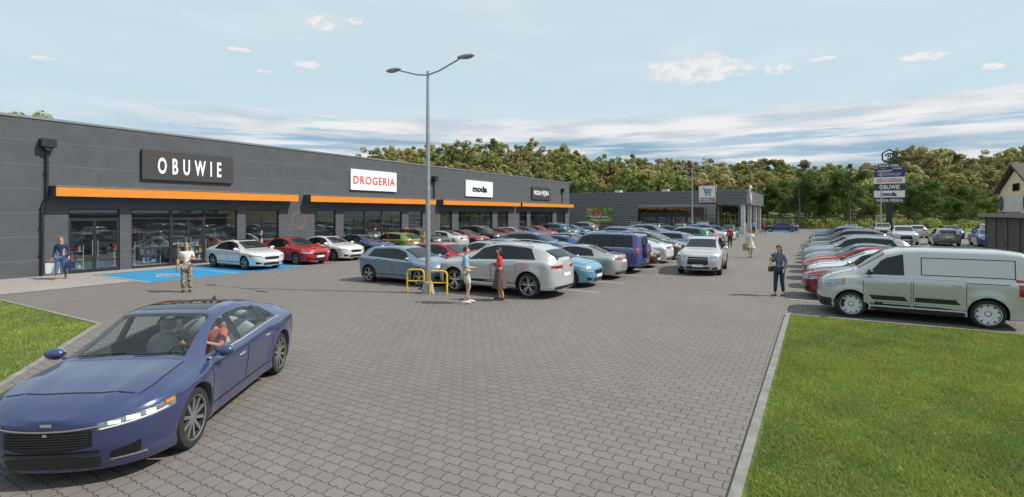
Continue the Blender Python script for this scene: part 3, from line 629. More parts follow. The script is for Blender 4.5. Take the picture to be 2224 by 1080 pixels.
rowA=[('sedan','white',1),('sedan','red',1),('sedan','white',1),('sedan','dark blue',1),('hatch','olive green',0),('suv','dark grey',1),('sedan','silver',0),('sedan','dark red',1),('suv','black',1),('sedan','dark red',0),('hatch','champagne',1),('sedan','dark blue',1),('hatch','red',1),('suv','teal',0),('sedan','grey',1),('sedan','blue',1),('suv','grey',0)]
for i,(k_,c_,f_) in enumerate(rowA):
    y=16.0+i*pitch+random.uniform(-.06,.06)+(.15 if i==1 else 0)
    car(k_,c_,-25.5+random.uniform(-.15,.15),y,0 if f_ else 180,f'{c_} {TN[k_]}, {ordn[i]} from the near end of the shopfront row','cars parked along the shopfronts',i>6)
rowB=[('hatch','blue grey',1),('hatch','red',1),('sedan','light grey',0),('sedan','blue grey',1),('suv','dark blue',1),('sedan','blue',0),('hatch','grey',1),('sedan','dark grey',1),('sedan','silver',1),('suv','blue',0),('sedan','dark red',1),('hatch','black',1),('sedan','champagne',1),('suv','blue grey',1),('hatch','white',1),('sedan','dark blue',0),('sedan','green',1)]
for i,(k_,c_,f_) in enumerate(rowB):
    car(k_,c_,-14.35+random.uniform(-.12,.12),15.95+i*pitch+random.uniform(-.08,.08),0 if f_ else 180,f'{c_} {TN[k_]}, {ordn[i]} from near end of the left middle row','cars in the left middle row',i>5)
rowC=[('bigsuv','silver',0),('hatch','light blue',1),('sedan','light grey',0),('boxsuv','violet blue',1),('sedan','bronze',1),('sedan','white',0),('suv','dark grey',1),('sedan','grey',1),('hatch','blue grey',0),('sedan','white',1),('suv','green',0),('sedan','dark grey',1),('hatch','red',1),('sedan','silver',0),('suv','blue',1),('sedan','white',1),('hatch','teal',1)]
for i,(k_,c_,f_) in enumerate(rowC):
    hd=0 if f_ else 180
    if k_=='boxsuv': hd=180
    car(k_,c_,-9.4+(-.25 if i==0 else random.uniform(-.12,.12)),15.85+i*pitch+random.uniform(-.08,.08),hd,f'{c_} {TN[k_]}, {ordn[i]} from near end of right middle row','cars in the right middle row',i>6)
rowD=[('van','silver'),('sedan','dark red'),('hatch','white'),('sedan','red'),('sedan','blue grey'),('suv','light grey'),('hatch','silver'),('sedan','violet blue'),('sedan','grey'),('suv','dark grey'),('hatch','blue'),('sedan','olive green'),('suv','dark blue'),('sedan','black'),('hatch','grey'),('sedan','blue')]
for i,(k_,c_) in enumerate(rowD):
    car(k_,c_,(2.2 if i==0 else 1.75+random.uniform(-.15,.15)),17.5+i*pitch+(0 if i==0 else random.uniform(-.05,.1)),180,'silver panel van parked at the corner of the right hand lawn' if i==0 else f'{c_} {TN[k_]}, {ordn[i]} from near end of the right hand row',None if i==0 else 'cars parked in the right hand row',i>6)
rowE=[('suv','silver'),('hatch','grey'),('sedan','blue'),('suv','white'),('sedan','dark red'),('hatch','dark blue'),('sedan','silver')]
for i,(k_,c_) in enumerate(rowE):
    car(k_,c_,6.7+i*2.9,58.6,270 if i!=1 else 90,f'{c_} {TN[k_]}, {ordn[i]} from left in front row of far right car park','cars in the far right car park, front row',True)
for i,(k_,c_) in enumerate([('sedan','white'),('suv','champagne'),('hatch','silver'),('sedan','dark blue'),('suv','grey'),('sedan','white'),('hatch','red'),('sedan','blue grey')]):
    car(k_,c_,3.5+i*3.1,74.5,270 if i%2 else 90,f'{c_} {TN[k_]}, {ordn[i]} from left in back row of far right car park','cars in the far right car park, back row',True)
car('suv','silver',-4.75,26.3,-86,'silver SUV driving down the open lane towards the lawn')
car('sedan','dark blue',-4.6,86.5,180,'dark blue saloon standing side on beside the supermarket entrance',far=True)
for i,(k_,c_) in enumerate([('suv','dark blue'),('hatch','grey'),('sedan','white'),('suv','champagne'),('sedan','dark grey')]):
    car(k_,c_,-21+i*2.9,68.6,90 if i%2 else 270,f'{c_} {TN[k_]}, {ordn[i]} from the left in front of the supermarket','cars parked in front of the supermarket',True)
for k_ in T:
    def rm(o):
        for ch in list(o.children): rm(ch)
        bpy.data.objects.remove(o)
    rm(T[k_].root)

HC=make_car('car','metallic violet blue saloon car turning in the foreground with its driver inside','car',SPEC['hero'],hero=True)
hr=HC.root; hr.location=(-8.02,4.02,0); hr.rotation_euler=(0,0,math.atan2(-2.48,1.79))
def setcol(o,c):
    o.color=(*c,1)
    for ch in o.children: setcol(ch,c)
setcol(hr,(.040,.055,.145))
def seat(b,x,y):
    b.ell((x,y,.52),(.27,.25,.10),16,8); 
    b.tube([(x-.20,y,.52),(x-.28,y,.75),(x-.36,y,.98)],[.13,.15,.11],14); b.ell((x-.24,y,.74),(.09,.25,.27),14,10); b.ell((x-.36,y,1.10),(.055,.13,.09),12,8)
for y_ in (.37,-.37):
    b=MB(); seat(b,-.02,y_); b.build('front_seat',M['seat'],hr,60)
b=MB(); b.ell((-.95,0,.55),(.28,.62,.12),20,8); b.ell((-1.18,0,.80),(.10,.62,.27),20,8)
for y_ in (.36,-.36): b.ell((-1.22,y_,1.08),(.05,.12,.07),12,8)
b.build('rear_seat',M['seat'],hr,60)
b=MB(); b.ell((.98,0,.80),(.30,.78,.12),24,8); b.build('dashboard',M['dash'],hr,60)
b=MB(); n=26; c=Vector((.60,.37,.86)); ax=Vector((-.92,0,.38)).normalized(); a1=Vector((0,1,0)); a2=ax.cross(a1)
b.tube([c+(a1*math.cos(2*PI*i/n)+a2*math.sin(2*PI*i/n))*.185 for i in range(n+1)],.014,8); b.tube([c+a1*.18,c-a1*.18],.018,6); b.tube([c,c-a2*.18],.016,6); b.tube([c,c-ax*.22],.03,8); b.build('steering_wheel',M['rimdark'],hr,60)
for s in (-1,1):
    b=MB(); pts=[]
    for t in np.linspace(0,1,8):
        x=1.215-.05*t; y=(.06+.50*t) + (-.60 if s<0 else .03); h=HC.bvh.ray_cast(Vector((x,y,3)),Vector((0,0,-1)));
        if h[0]: pts.append(h[0]+Vector((0,0,.016)))
    b.tube(pts,.006,6); b.build('wiper',M['blackplastic'],hr,60)
HC.patch('emblem',HC.cyl(HC.hx-1.0,-.055,.055,lambda u:.665,lambda u:.695),6,2,.010,M['chrome'])
HC.patch('emblem_bar',HC.cyl(HC.hx-1.0,-.02,.02,lambda u:.575,lambda u:.60),3,2,.018,M['chrome'])
HC.patch('chrome_strip',HC.cyl(HC.hx-1.0,-.48,.48,lambda u:.612+.03*(2*u-1)**2,lambda u:.628+.03*(2*u-1)**2),24,1,.012,M['chrome'])
HC.patch('bumper_strip',HC.cyl(HC.hx-1.0,-.45,.45,lambda u:.355,lambda u:.395),18,1,.014,M['grillegrey'])
for s in (1,-1):
    HC.patch('fog_trim',HC.cyl(HC.hx-1.0,s*.54,s*.84,lambda u:.275,lambda u:.290+.01*u),10,1,.010,M['chrome'])
    HC.patch('window_trim',HC.side(s,-1.5,1.02,-1.5,1.02,lambda x:HC.zs(x)+.030,lambda x:HC.zs(x)+.048),24,1,.008,M['chrome'])

# ---------------------------------------------------------------- buildings
def facade_mat():
    m=mat('dark_render',(.072,.078,.088),.8,0,.12,1.2,.35,45); t=m.node_tree; n=t.nodes.new; l=t.links.new; b=t.nodes['Principled BSDF']
    vm=t.nodes[m['vm']]; g=n('ShaderNodeNewGeometry'); s=n('ShaderNodeSeparateXYZ'); l(g.outputs['Position'],s.inputs[0])
    a=n('ShaderNodeMath'); a.operation='ADD'; a.inputs[1].default_value=.33; l(s.outputs['Z'],a.inputs[0])
    f=n('ShaderNodeMath'); f.operation='PINGPONG'; f.inputs[1].default_value=.525; l(a.outputs[0],f.inputs[0])
    c=n('ShaderNodeMath'); c.operation='LESS_THAN'; c.inputs[1].default_value=.011; l(f.outputs[0],c.inputs[0])
    f2=n('ShaderNodeMath'); f2.operation='PINGPONG'; f2.inputs[1].default_value=3.0; l(s.outputs['Y'],f2.inputs[0])
    c2=n('ShaderNodeMath'); c2.operation='LESS_THAN'; c2.inputs[1].default_value=.007; l(f2.outputs[0],c2.inputs[0])
    mx_=n('ShaderNodeMath'); mx_.operation='MAXIMUM'; l(c.outputs[0],mx_.inputs[0]); 
    q=n('ShaderNodeMath'); q.operation='MULTIPLY'; q.inputs[1].default_value=.25; l(c2.outputs[0],q.inputs[0]); l(q.outputs[0],mx_.inputs[1])
    mx=n('ShaderNodeMix'); mx.data_type='RGBA'; mm=n('ShaderNodeMath'); mm.operation='MULTIPLY'; mm.inputs[1].default_value=.7; l(mx_.outputs[0],mm.inputs[0])
    l(mm.outputs[0],mx.inputs['Factor']); l(vm.outputs[0],mx.inputs['A']); mx.inputs['B'].default_value=(.17,.14,.14,1); l(mx.outputs['Result'],b.inputs['Base Color'])
    return m
M['facade']=facade_mat(); M['orange']=mat('orange_fascia',(.66,.22,.02),.45,0,.04,2); M['flash']=mat('metal_flashing',(.25,.26,.27),.4,.5,.05); M['anth']=mat('anthracite_metal',(.028,.030,.034),.4,.3,.08)
M['soffit']=mat('soffit',(.25,.25,.255),.7); M['inner']=mat('shop_wall',(.60,.58,.54),.8,0,.1,1); M['shopfloor']=mat('shop_floor',(.36,.34,.32),.35); M['whitepanel']=mat('white_panel',(.78,.78,.77),.45,0,.03)
M['signdark']=mat('sign_dark',(.050,.046,.047),.4,0,.05); M['signwhite']=mat('sign_white_letters',(.8,.8,.8),.4,0,.02); M['redletter']=mat('red_letters',(.65,.03,.05),.4); M['blackletter']=mat('black_letters',(.012,.012,.013),.4)
M['navy']=mat('navy_sign',(.03,.035,.16),.4); M['navylogo']=mat('navy_logo',(.02,.035,.06),.4); M['redframe']=mat('red_frame',(.5,.02,.03),.4); M['column']=mat('column_white',(.55,.56,.57),.5,0,.04)
M['wood']=mat('tree_bark',(.15,.125,.095),.9,0,.3,12,.5,30); M['steel']=mat('galvanised_steel',(.34,.36,.38),.45,.6,.12,8); M['concrete']=mat('concrete',(.32,.31,.29),.9,0,.15,8,.4)
M['yellow']=mat('yellow_paint',(.70,.46,.02),.4,0,.08,8)
bld=thing('shop_building','long dark grey single storey retail building with orange canopies over its shopfronts','building',(-29.5,0,0),PI/2)
OPEN=[(9.97,12.0,'d2'),(12.49,14.35,'w'),(14.35,16.09,'d2'),(16.09,17.96,'w'),(18.47,20.7,'w'),
 (23.4,25.2,'w'),(25.9,28.0,'w'),(28.0,29.8,'d2'),(29.8,32,'w'),(32.8,34.6,'w'),
 (37.0,38.8,'w'),(39.8,41.9,'w'),(41.9,43.7,'d2'),(43.7,45.8,'w'),(46.8,49,'w'),
 (51.5,53.3,'w'),(54.2,56.3,'w'),(56.3,58,'d2'),(58,60.2,'w'),(61.3,64,'w')]
def wall_mesh(name,x0,x1,z1,ops,thick,m,parent,zt=3.0):
    b=MB(); cur=x0; merged=[]
    for a,c,_ in ops:
        if merged and abs(merged[-1][1]-a)<1e-4: merged[-1][1]=c
        else: merged.append([a,c])
    for a,c in merged:
        b.box(cur,a,0,thick,0,zt); cur=c
    b.box(cur,x1,0,thick,0,zt); b.box(x0,x1,0,thick,zt,z1)
    return b.build(name,m,parent)
wall_mesh('wall',-14,65.4,6.93,OPEN,.3,M['facade'],bld)
b=MB(); b.box(-14,-13.7,.3,22,0,6.93); b.box(65.1,65.4,.3,22,0,6.93); b.box(-13.7,65.1,21.7,22,0,6.93); b.build('side_wall',M['facade'],bld)
b=MB(); b.box(-14.04,65.44,-.04,22.04,6.93,7.03); b.build('roof',M['flash'],bld)
b=MB(); b.box(-13.7,65.1,7.6,7.7,.0,3.4); 
for x in (8.5,22.0,35.6,50.1,64.6): b.box(x,x+.12,.3,7.6,0,3.4)
b.build('partition',M['inner'],bld)
b=MB(); b.box(-13.7,65.1,.3,7.6,3.4,3.5); b.build('ceiling',M['inner'],bld)
b=MB(); b.box(-13.7,65.1,.3,7.6,.005,.03); b.build('shop_floor',M['shopfloor'],bld)
for x0,x1,kd in OPEN:
    e=.055; y0,y1=.06,.14
    wn=MB(); wn.box(x0,x0+e,y0,y1,0.03,3.0); wn.box(x1-e,x1,y0,y1,0.03,3.0); wn.box(x0+e,x1-e,y0,y1,2.94,3.0); wn.box(x0+e,x1-e,y0,y1,2.50,2.56); wn.box(x0+e,x1-e,y0,y1,.03,.12 if kd=='w' else .06)
    mid=(x0+x1)/2; 
    if kd=='w' and x1-x0>1.9: wn.box(mid-.025,mid+.025,y0+.01,y1-.01,.12,2.5)
    fr=wn.build('window' if kd=='w' else 'door',M['anth'],bld)
    if kd=='w': p=MB(); p.box(x0+e,x1-e,.10,.106,.12,2.94); p.build('pane',M['shopglass'],fr)
    else:
        p=MB(); p.box(x0+e,x1-e,.10,.106,2.56,2.94); p.build('pane',M['shopglass'],fr)
        for a,c in ((x0+e,mid-.005),(mid+.005,x1-e)):
            q=MB(); q.box(a,a+.06,.055,.115,.06,2.50); q.box(c-.06,c,.055,.115,.06,2.50); q.box(a+.06,c-.06,.055,.115,2.43,2.50); q.box(a+.06,c-.06,.055,.115,.06,.16)
            lf=q.build('door_leaf',M['anth'],fr); p=MB(); p.box(a+.06,c-.06,.085,.09,.16,2.43); p.build('pane',M['shopglass'],lf)
            hx_=c-.1 if a<mid-.1 else a+.1; h=MB(); h.tube([(hx_,.0,.8),(hx_,.0,1.5)],.015,8); h.build('handle',M['steel'],lf,60)
for (a,c) in ((9.3,21.6),(22.55,35.5),(36.6,50.55),(50.95,65.3)):
    b=MB(); b.box(a,c,-.72,-.66,3.55,3.98); cn=b.build('canopy',M['orange'],bld)
    b=MB(); b.box(a+.02,a+.05,-.66,-.003,3.57,3.97); b.box(c-.05,c-.02,-.66,-.003,3.57,3.97); b.build('canopy_end_plate',M['facade'],cn)
    b=MB(); b.box(a+.05,c-.05,-.66,-.003,3.60,3.66); b.build('canopy_soffit',M['soffit'],cn)
    b=MB(); b.box(a-.03,c+.03,-.75,-.003,3.98,4.02); b.build('canopy_flashing',M['flash'],cn)
for i,y_ in enumerate((9.40,36.05,62.9)):
    b=MB(); b.tube([(y_,-.10,5.6),(y_,-.10,4.05 if i!=0 else 3.3)] if i else [(y_-.22,-.10,5.6),(y_-.22,-.10,3.4),(y_-.38,-.10,3.1),(y_-.38,-.10,.05)],.055,10)
    for z in ((1.0,2.2,4.6) if i==0 else ()): b.box(y_-.46 if z<3 else y_-.30,y_-.30 if z<3 else y_-.14,-.17,-.002,z,z+.04)
    dp=b.build('downpipe',M['anth'],bld,60); b=MB(); o_=-.22 if i==0 else 0; b.box(y_+o_-.26,y_+o_+.26,-.36,-.002,5.72,6.08); b.prism([(y_+o_-.2,5.72),(y_+o_+.2,5.72),(y_+o_+.07,5.56),(y_+o_-.07,5.56)],'y',-.30,-.02); b.build('hopper',M['anth'],dp)
M['ornament']=mat('ornament_orange',(.40,.15,.03),.5)
for hy,hz_ in ((22.15,2.35),(35.6,2.35),(50.1,2.3)):
    b=MB(); Ro,Ri=.58,.545
    for i in range(6):
        a0=R(30+60*i);a1=R(90+60*i); b.prism([(hy+Ro*math.cos(a0),hz_+Ro*math.sin(a0)),(hy+Ro*math.cos(a1),hz_+Ro*math.sin(a1)),(hy+Ri*math.cos(a1),hz_+Ri*math.sin(a1)),(hy+Ri*math.cos(a0),hz_+Ri*math.sin(a0))],'y',-.015,-.001)
    b.build('hexagon_ornament',M['ornament'],bld)
def sign(label,y0,y1,z0,z1,bm,txt,tm,tw,th,off,sp=1.0,extra=None):
    s=thing('shop_sign',label,'sign',(-29.5,(y0+y1)/2,0),PI/2); b=MB(); W_=(y1-y0)/2; b.box(-W_,W_,-.16,-.003,z0,z1); b.build('panel',bm,s)
    textmesh(txt,tw,th,tm,s,(0,-.168,(z0+z1)/2-.02),off=off,spacing=sp); return s
sign('dark brown shop sign with white capital letters reading OBUWIE',12.9,17.62,4.53,6.03,M['signdark'],'OBUWIE',M['signwhite'],3.3,.86,.025,1.9)
sign('white shop sign with thin red capital letters reading DROGERIA',26.46,31.2,4.52,6.05,M['whitepanel'],'DROGERIA',M['redletter'],4.3,.60,.012,1.15)
sign('white shop sign with heavy black letters reading moda',40.8,45.6,4.45,6.03,M['whitepanel'],'moda',M['blackletter'],2.6,.66,.05)
sign('black shop sign with pale letters reading MODA MESKA at the far end of the facade',54.3,59.2,4.45,6.0,M['signdark'],'MODA MĘSKA',M['signwhite'],4.0,.72,.02)
goods=[mat('goods_'+n_,c_,.5,0,.3,14) for n_,c_ in (('white',(.6,.6,.58)),('red',(.5,.05,.05)),('blue',(.06,.18,.45)),('beige',(.45,.37,.27)),('dark',(.05,.05,.06)),('pink',(.5,.25,.3)),('green',(.12,.3,.14)))]
M['shelf']=mat('shelf_white',(.5,.5,.48),.5)
for bi,(sh,a,c) in enumerate((('shoe shop',9.9,20.7),('drugstore',23.3,34.6),('fashion shop',37,49),('menswear shop',51.5,64))):
    x=a; ii=0
    while x<c-1.2:
        wd=random.uniform(1.0,1.6); dy=random.choice((1.3,2.0,3.0))
        sf=thing('display_shelf',f'{ordn[ii]} stocked display shelf from the left inside the {sh} window','shelf',(-29.5-dy,x+wd/2,.03),PI/2,'display shelves inside the shops'); ii+=1
        b=MB(); hgt=random.choice((1.3,1.5,1.8))
        for z in np.arange(.1,hgt,.4): b.box(-wd/2,wd/2,-.2,.2,z,z+.03)
        b.box(-wd/2,-wd/2+.03,-.2,.2,0,hgt); b.box(wd/2-.03,wd/2,-.2,.2,0,hgt); b.box(-wd/2+.03,wd/2-.03,.17,.2,0,hgt); b.build('rack',M['shelf'],sf)
        g=MB()
        for z in np.arange(.1,hgt-.1,.4):
            q=-wd/2+.06
            while q<wd/2-.15:
                w_=random.uniform(.06,.2); h_=random.uniform(.12,.33); g.box(q,q+w_,-.16,.1,z+.031,z+.03+h_,random.randrange(7)); q+=w_+random.uniform(.0,.06)
        go=g.build('goods',goods,sf); go['kind']='stuff'
        x+=wd+random.uniform(.5,1.2)

def corr_mat(name,col,vert=False,per=.12):
    m=mat(name,col,.5,.3,.06,2); t=m.node_tree; g=t.nodes.new('ShaderNodeNewGeometry'); s=t.nodes.new('ShaderNodeSeparateXYZ'); t.links.new(g.outputs['Position'],s.inputs[0])
    f=t.nodes.new('ShaderNodeMath'); f.operation='PINGPONG'; f.inputs[1].default_value=per; t.links.new(s.outputs['Z'],f.inputs[0])
    bp=t.nodes.new('ShaderNodeBump'); bp.inputs['Strength'].default_value=1; bp.inputs['Distance'].default_value=.35; t.links.new(f.outputs[0],bp.inputs['Height']); t.links.new(bp.outputs[0],t.nodes['Principled BSDF'].inputs['Normal']); return m
M['corr']=corr_mat('ribbed_grey_cladding',(.15,.155,.165),False,.16)
mk_=thing('supermarket','low grey ribbed supermarket with a glazed front and a columned corner porch','building',(-34,75,0),0)
b=MB(); b.box(-14,11.2,0,.3,0,4.0); b.box(-14,-13.7,.3,24,0,4.0); b.box(-13.7,22.1,23.7,24,0,4.0); b.build('wall',M['corr'],mk_)
b=MB(); b.box(-14,26,-.02,.28,4.0,5.82); b.box(25.7,26,.28,24,4.0,5.82); b.build('fascia',M['corr'],mk_)
b=MB(); b.box(-14,26.05,-.08,24,5.82,5.92); b.box(-13.7,25.7,.3,23.7,3.96,4.06); b.build('roof',M['flash'],mk_)
b=MB(); b.box(11.2,22.1,-.05,-.021,3.62,4.0); b.build('lintel',M['flash'],mk_)
xs=np.linspace(11.2,22.1,9)
for i in range(8):
    w_=MB(); a,c=xs[i],xs[i+1]; w_.box(a,a+.07,.05,.15,0,4.0); w_.box(c-.07,c-.002,.05,.15,0,4.0); w_.box(a+.07,c-.07,.05,.15,2.5,2.58); w_.box(a+.07,c-.07,.05,.15,0,.12); o=w_.build('window',M['anth'] ,mk_)
    p=MB(); p.box(a+.07,c-.07,.09,.10,.12,4.0); p.build('pane',M['shopglass'],o)
for i in range(8):
    w_=MB(); a=.3+i*2.9; c=a+2.9; w_.box(22.05,22.15,a,a+.08,0,4.0); w_.box(22.05,22.15,a+.08,c,2.5,2.58); o=w_.build('window',M['anth'],mk_); p=MB(); p.box(22.09,22.10,a+.08,c,.0,4.0); p.build('pane',M['shopglass'],o)
for (x,y_) in ((25.4,.5),(25.4,8),(25.4,15.5),(25.4,23)):
    b=MB(); b.box(x-.25,x+.25,y_-.25,y_+.25,0,3.99); b.build('column',M['column'],mk_)
b=MB(); b.box(-13,22,6,6.2,0,3.9); b.build('inner_wall',mat('warm_inner',(.45,.22,.11),.8,0,.4,.8),mk_)
for i in range(5):
    sf=thing('display_shelf',f'{ordn[i]} tall grocery rack from the left behind the supermarket glazing','shelf',(-21.5+i*2.1,76.6,0),0,'grocery racks'); g=MB()
    b=MB(); b.box(-.8,.8,-.2,.2,0,.1); b.box(-.8,.8,.15,.2,.1,2.2); b.build('rack',M['shelf'],sf)
    for z in np.arange(.15,2.0,.4):
        q=-.75
        while q<.6: w_=random.uniform(.1,.25); g.box(q,q+w_,-.15,.12,z,z+random.uniform(.2,.34),random.randrange(7)); q+=w_+.03
    g.build('goods',goods,sf)['kind']='stuff'
for (x,nn) in ((-26.8,'left'),(-19.5,'right')):
    b=MB(); b.box(-.45,.45,-.45,.45,5.92,6.3); b.box(-.5,.5,-.5,.5,6.3,6.36); v_=b.build('roof_vent',M['column']); v_.location=(x,78,0); tag(v_,f'white roof vent on the {nn} part of the supermarket roof','vent')
def market_sign(label,loc,rz):
    s=thing('market_sign',label,'sign',loc,rz); b=MB(); b.box(-1.2,1.2,-.12,0,0,2.5); b.build('panel',M['whitepanel'],s)
    f=MB(); f.box(-1.2,1.2,-.15,-.121,2.38,2.5); f.box(-1.2,1.2,-.15,-.121,0,.12); f.box(-1.2,-1.08,-.15,-.121,.12,2.38); f.box(1.08,1.2,-.15,-.121,.12,2.38); f.build('frame',M['redframe'],s)
    n_=MB(); n_.box(-.95,.95,-.14,-.121,.22,.72); n_.build('name_strip',M['navy'],s); textmesh('MARKET',1.7,.34,M['signwhite'],s,(0,-.15,.47),off=.02)
    c=MB(); P=[(-.65,2.05),(-.45,2.05),(-.22,1.25),(.45,1.25)]
    c.tube([(a,-.15,z) for a,z in P],.045,6); c.tube([(-.40,-.15,1.90),(.6,-.15,1.90),(.45,-.15,1.45),(-.27,-.15,1.45)],.035,6)
    for t in (-.2,.05,.3): c.tube([(t,-.15,1.90),(t*.8,-.15,1.45)],.025,6)
    c.tube([(-.34,-.15,1.68),(.52,-.15,1.68)],.025,6)
    for t in (-.12,.40): c.lathe([(.001,0),(.1,0),(.1,.02),(.001,.02)],14,c=(t,-.16,1.03),axis='y')
    c.build('trolley_symbol',M['navy'],s,60); return s
market_sign('square white red framed trolley sign reading MARKET on the supermarket front',(-13.05,74.93,4.2),0)
market_sign('square MARKET trolley sign seen edge on at the side of the supermarket porch',(-7.93,77.6,4.2),PI/2)
bn=thing('banner','green and red vegetable advertising banner on the grey supermarket wall','banner',(-28.85,74.95,0),0)
bm_ban=bpy.data.materials.new('banner_print'); bm_ban.use_nodes=True; t=bm_ban.node_tree; vo=t.nodes.new('ShaderNodeTexVoronoi'); vo.inputs['Scale'].default_value=2.6; cr=t.nodes.new('ShaderNodeValToRGB'); sp_=t.nodes.new('ShaderNodeSeparateColor'); g=t.nodes.new('ShaderNodeTexCoord')
t.links.new(g.outputs['Object'],vo.inputs[0]); t.links.new(vo.outputs['Color'],sp_.inputs[0]); t.links.new(sp_.outputs[0],cr.inputs[0]); t.links.new(cr.outputs[0],t.nodes['Principled BSDF'].inputs['Base Color'])
cr.color_ramp.interpolation='CONSTANT'; e=cr.color_ramp.elements; e[0].color=(.08,.22,.05,1); e[1].position=.45; e[1].color=(.15,.36,.08,1)
for ps,cl in ((.65,(.55,.05,.04,1)),(.8,(.05,.13,.03,1)),(.92,(.6,.18,.15,1))): q=e.new(ps); q.color=cl
b=MB(); b.box(-2.15,2.15,-.03,.02,1.25,3.6); b.build('panel',bm_ban,bn); textmesh('Wyspana ewoca',3.1,.42,M['signwhite'],bn,(0,-.05,2.2),off=.02); textmesh('Wapae i macu!',3.1,.42,M['signwhite'],bn,(.1,-.05,1.72),off=.02); textmesh('Market',.9,.22,M['signwhite'],bn,(-1.4,-.05,3.3),off=.01)

sh=thing('shed','dark slatted shed with a flat roof behind the van','shed',(8.4,24,0),0)
b=MB(); b.box(.06,6,0,15.8,0,2.62); b.build('wall',mat('shed_inner',(.03,.028,.026),.8),sh)
b=MB()
for i in range(22): b.box(0,.05,0,15.8,.06+i*.117,.06+i*.117+.085)
for i in range(9): b.box(-.05,-.003,.02+i*1.94,.12+i*1.94,0,2.55)
b.build('slat_screen',mat('slat_metal',(.12,.11,.10),.6,.2,.15,3),sh)
b=MB(); b.box(-.25,6.2,-.2,16.0,2.63,2.78); b.build('roof',mat('shed_roof',(.12,.115,.11),.6),sh)
b=MB(); b.box(-.30,-.255,-.2,16.0,2.58,2.80); b.build('fascia',mat('shed_fascia',(.24,.21,.17),.6),sh)
M['acbody']=mat('ac_casing',(.52,.50,.45),.5,.1,.1,3)
for i,(x,y_,nm) in enumerate(((9.1,38.2,'farther'),(9.3,35.0,'nearer'))):
    a=thing('air_conditioning_unit',f'{nm} beige air conditioning unit on the shed roof','air conditioner',(x,y_,2.78),-PI/2,'air conditioning units on the shed roof')
    b=MB(); b.box(-.62,.62,-.35,.35,.08,1.0+.12*i); b.box(-.5,-.4,-.3,.3,0,.08); b.box(.4,.5,-.3,.3,0,.08); b.build('casing',M['acbody'],a)
    f=MB(); cx_=-.12; zc=.54; f.lathe([(.40,0),(.40,-.03),(.37,-.03),(.37,0)],28,c=(cx_,-.352,zc),axis='y',mi=0,close=True); f.lathe([(.001,-.012),(.365,-.012)],28,c=(cx_,-.352,zc),axis='y',mi=1)
    for r_ in (.08,.14,.20,.26,.32): f.lathe([(r_,-.02),(r_+.01,-.02),(r_+.01,-.028),(r_,-.028)],24,c=(cx_,-.352,zc),axis='y',mi=2,close=True)
    f.build('fan_grille',[M['blackplastic'],M['grillegrey'],M['steel']],a,40)
hs=thing('house','cream gabled house with a dark brown roof behind the shed','house',(13.2,50,0),0)
b=MB(); b.box(0,14,0,8,0,4.6); b.prism([(0,4.6),(8,4.6),(4,6.3)],'x',0,14); b.build('wall',mat('cream_wall',(.80,.62,.40),.85,0,.12,1.5,.2),hs)
for (y0,z0,y1,z1) in ((-.5,4.40,4,6.45),(8.5,4.40,4,6.45)):
    b=MB(); b.prism([(y0,z0),(y1,z1),(y1,z1+.20),(y0,z0+.20)],'x',-.35,14.5); b.build('roof',mat('brown_roof',(.06,.045,.038),.7),hs)
b=MB(); b.box(-.03,-.001,3.2,4.8,4.5,5.1); fr=b.build('window',M['anth'],hs); b=MB(); b.box(-.04,-.031,3.28,4.72,4.57,5.03); b.build('pane',M['glass'],fr)

py=thing('pylon_sign','tall pylon sign with hexagon logo, ROOK PARK lettering and five stacked shop panels','sign',(9.0,92.5,0),0)
b=MB(); b.box(-.35,.35,-.2,.2,0,10); b.build('post',M['anth'],py)
for (z0,z1,pm_,tx,tm,tw,th,of) in ((8.05,9.25,'navy','MARKET\nSPOŻYWCZY',M['signwhite'],2.7,.85,.0),(7.08,8.02,'whitepanel','DROGERIA',M['redletter'],3.0,.55,.01),(6.08,7.05,'signdark','OBUWIE',M['signwhite'],2.4,.62,.02),(5.08,6.05,'whitepanel','moda',M['blackletter'],1.7,.6,.04),(4.1,5.05,'signdark','MODA MĘSKA',M['signwhite'],3.1,.55,.01)):
    b=MB(); b.box(-1.8,1.8,-.35,.25,z0,z1); p_=b.build('sign_panel',M[pm_],py); 
    t_=textmesh(tx,tw,th,tm,p_,(0,-.37,(z0+z1)/2),off=of)
b=MB(); b.box(-1.35,1.35,-.30,.2,9.4,9.95); b.build('name_board',M['navylogo'],py); textmesh('ROOK PARK.',2.4,.36,M['signwhite'],py,(0,-.32,9.68),off=.02)
b=MB()
for i in range(6):
    a0=R(30+60*i);a1=R(90+60*i); Ro,Ri=1.05,.85; b.prism([(Ro*math.cos(a0),11.05+Ro*math.sin(a0)),(Ro*math.cos(a1),11.05+Ro*math.sin(a1)),(Ri*math.cos(a1),11.05+Ri*math.sin(a1)),(Ri*math.cos(a0),11.05+Ri*math.sin(a0))],'y',-.25,.1)
b.tube([(0,0,9.9),(0,0,10.3)],.1,8); b.build('hexagon_logo',M['navylogo'],py)
b=MB()
n=18
for i in range(n):
    a0=R(-120)+R(300)*i/n; a1=R(-120)+R(300)*(i+1)/n; b.prism([(.52*math.cos(a0),11.05+.52*math.sin(a0)),(.52*math.cos(a1),11.05+.52*math.sin(a1)),(.36*math.cos(a1),11.05+.36*math.sin(a1)),(.36*math.cos(a0),11.05+.36*math.sin(a0))],'y',-.24,.08)
b.box(-.2,-.06,-.24,.08,10.75,11.3); b.box(-.06,.16,-.24,.08,11.17,11.3); b.box(.10,.22,-.24,.08,11.02,11.17); b.prism([(.0,11.05),(.14,11.05),(.42,10.55),(.26,10.55)],'y',-.24,.08)
b.build('round_letter_emblem',M['navylogo'],py)

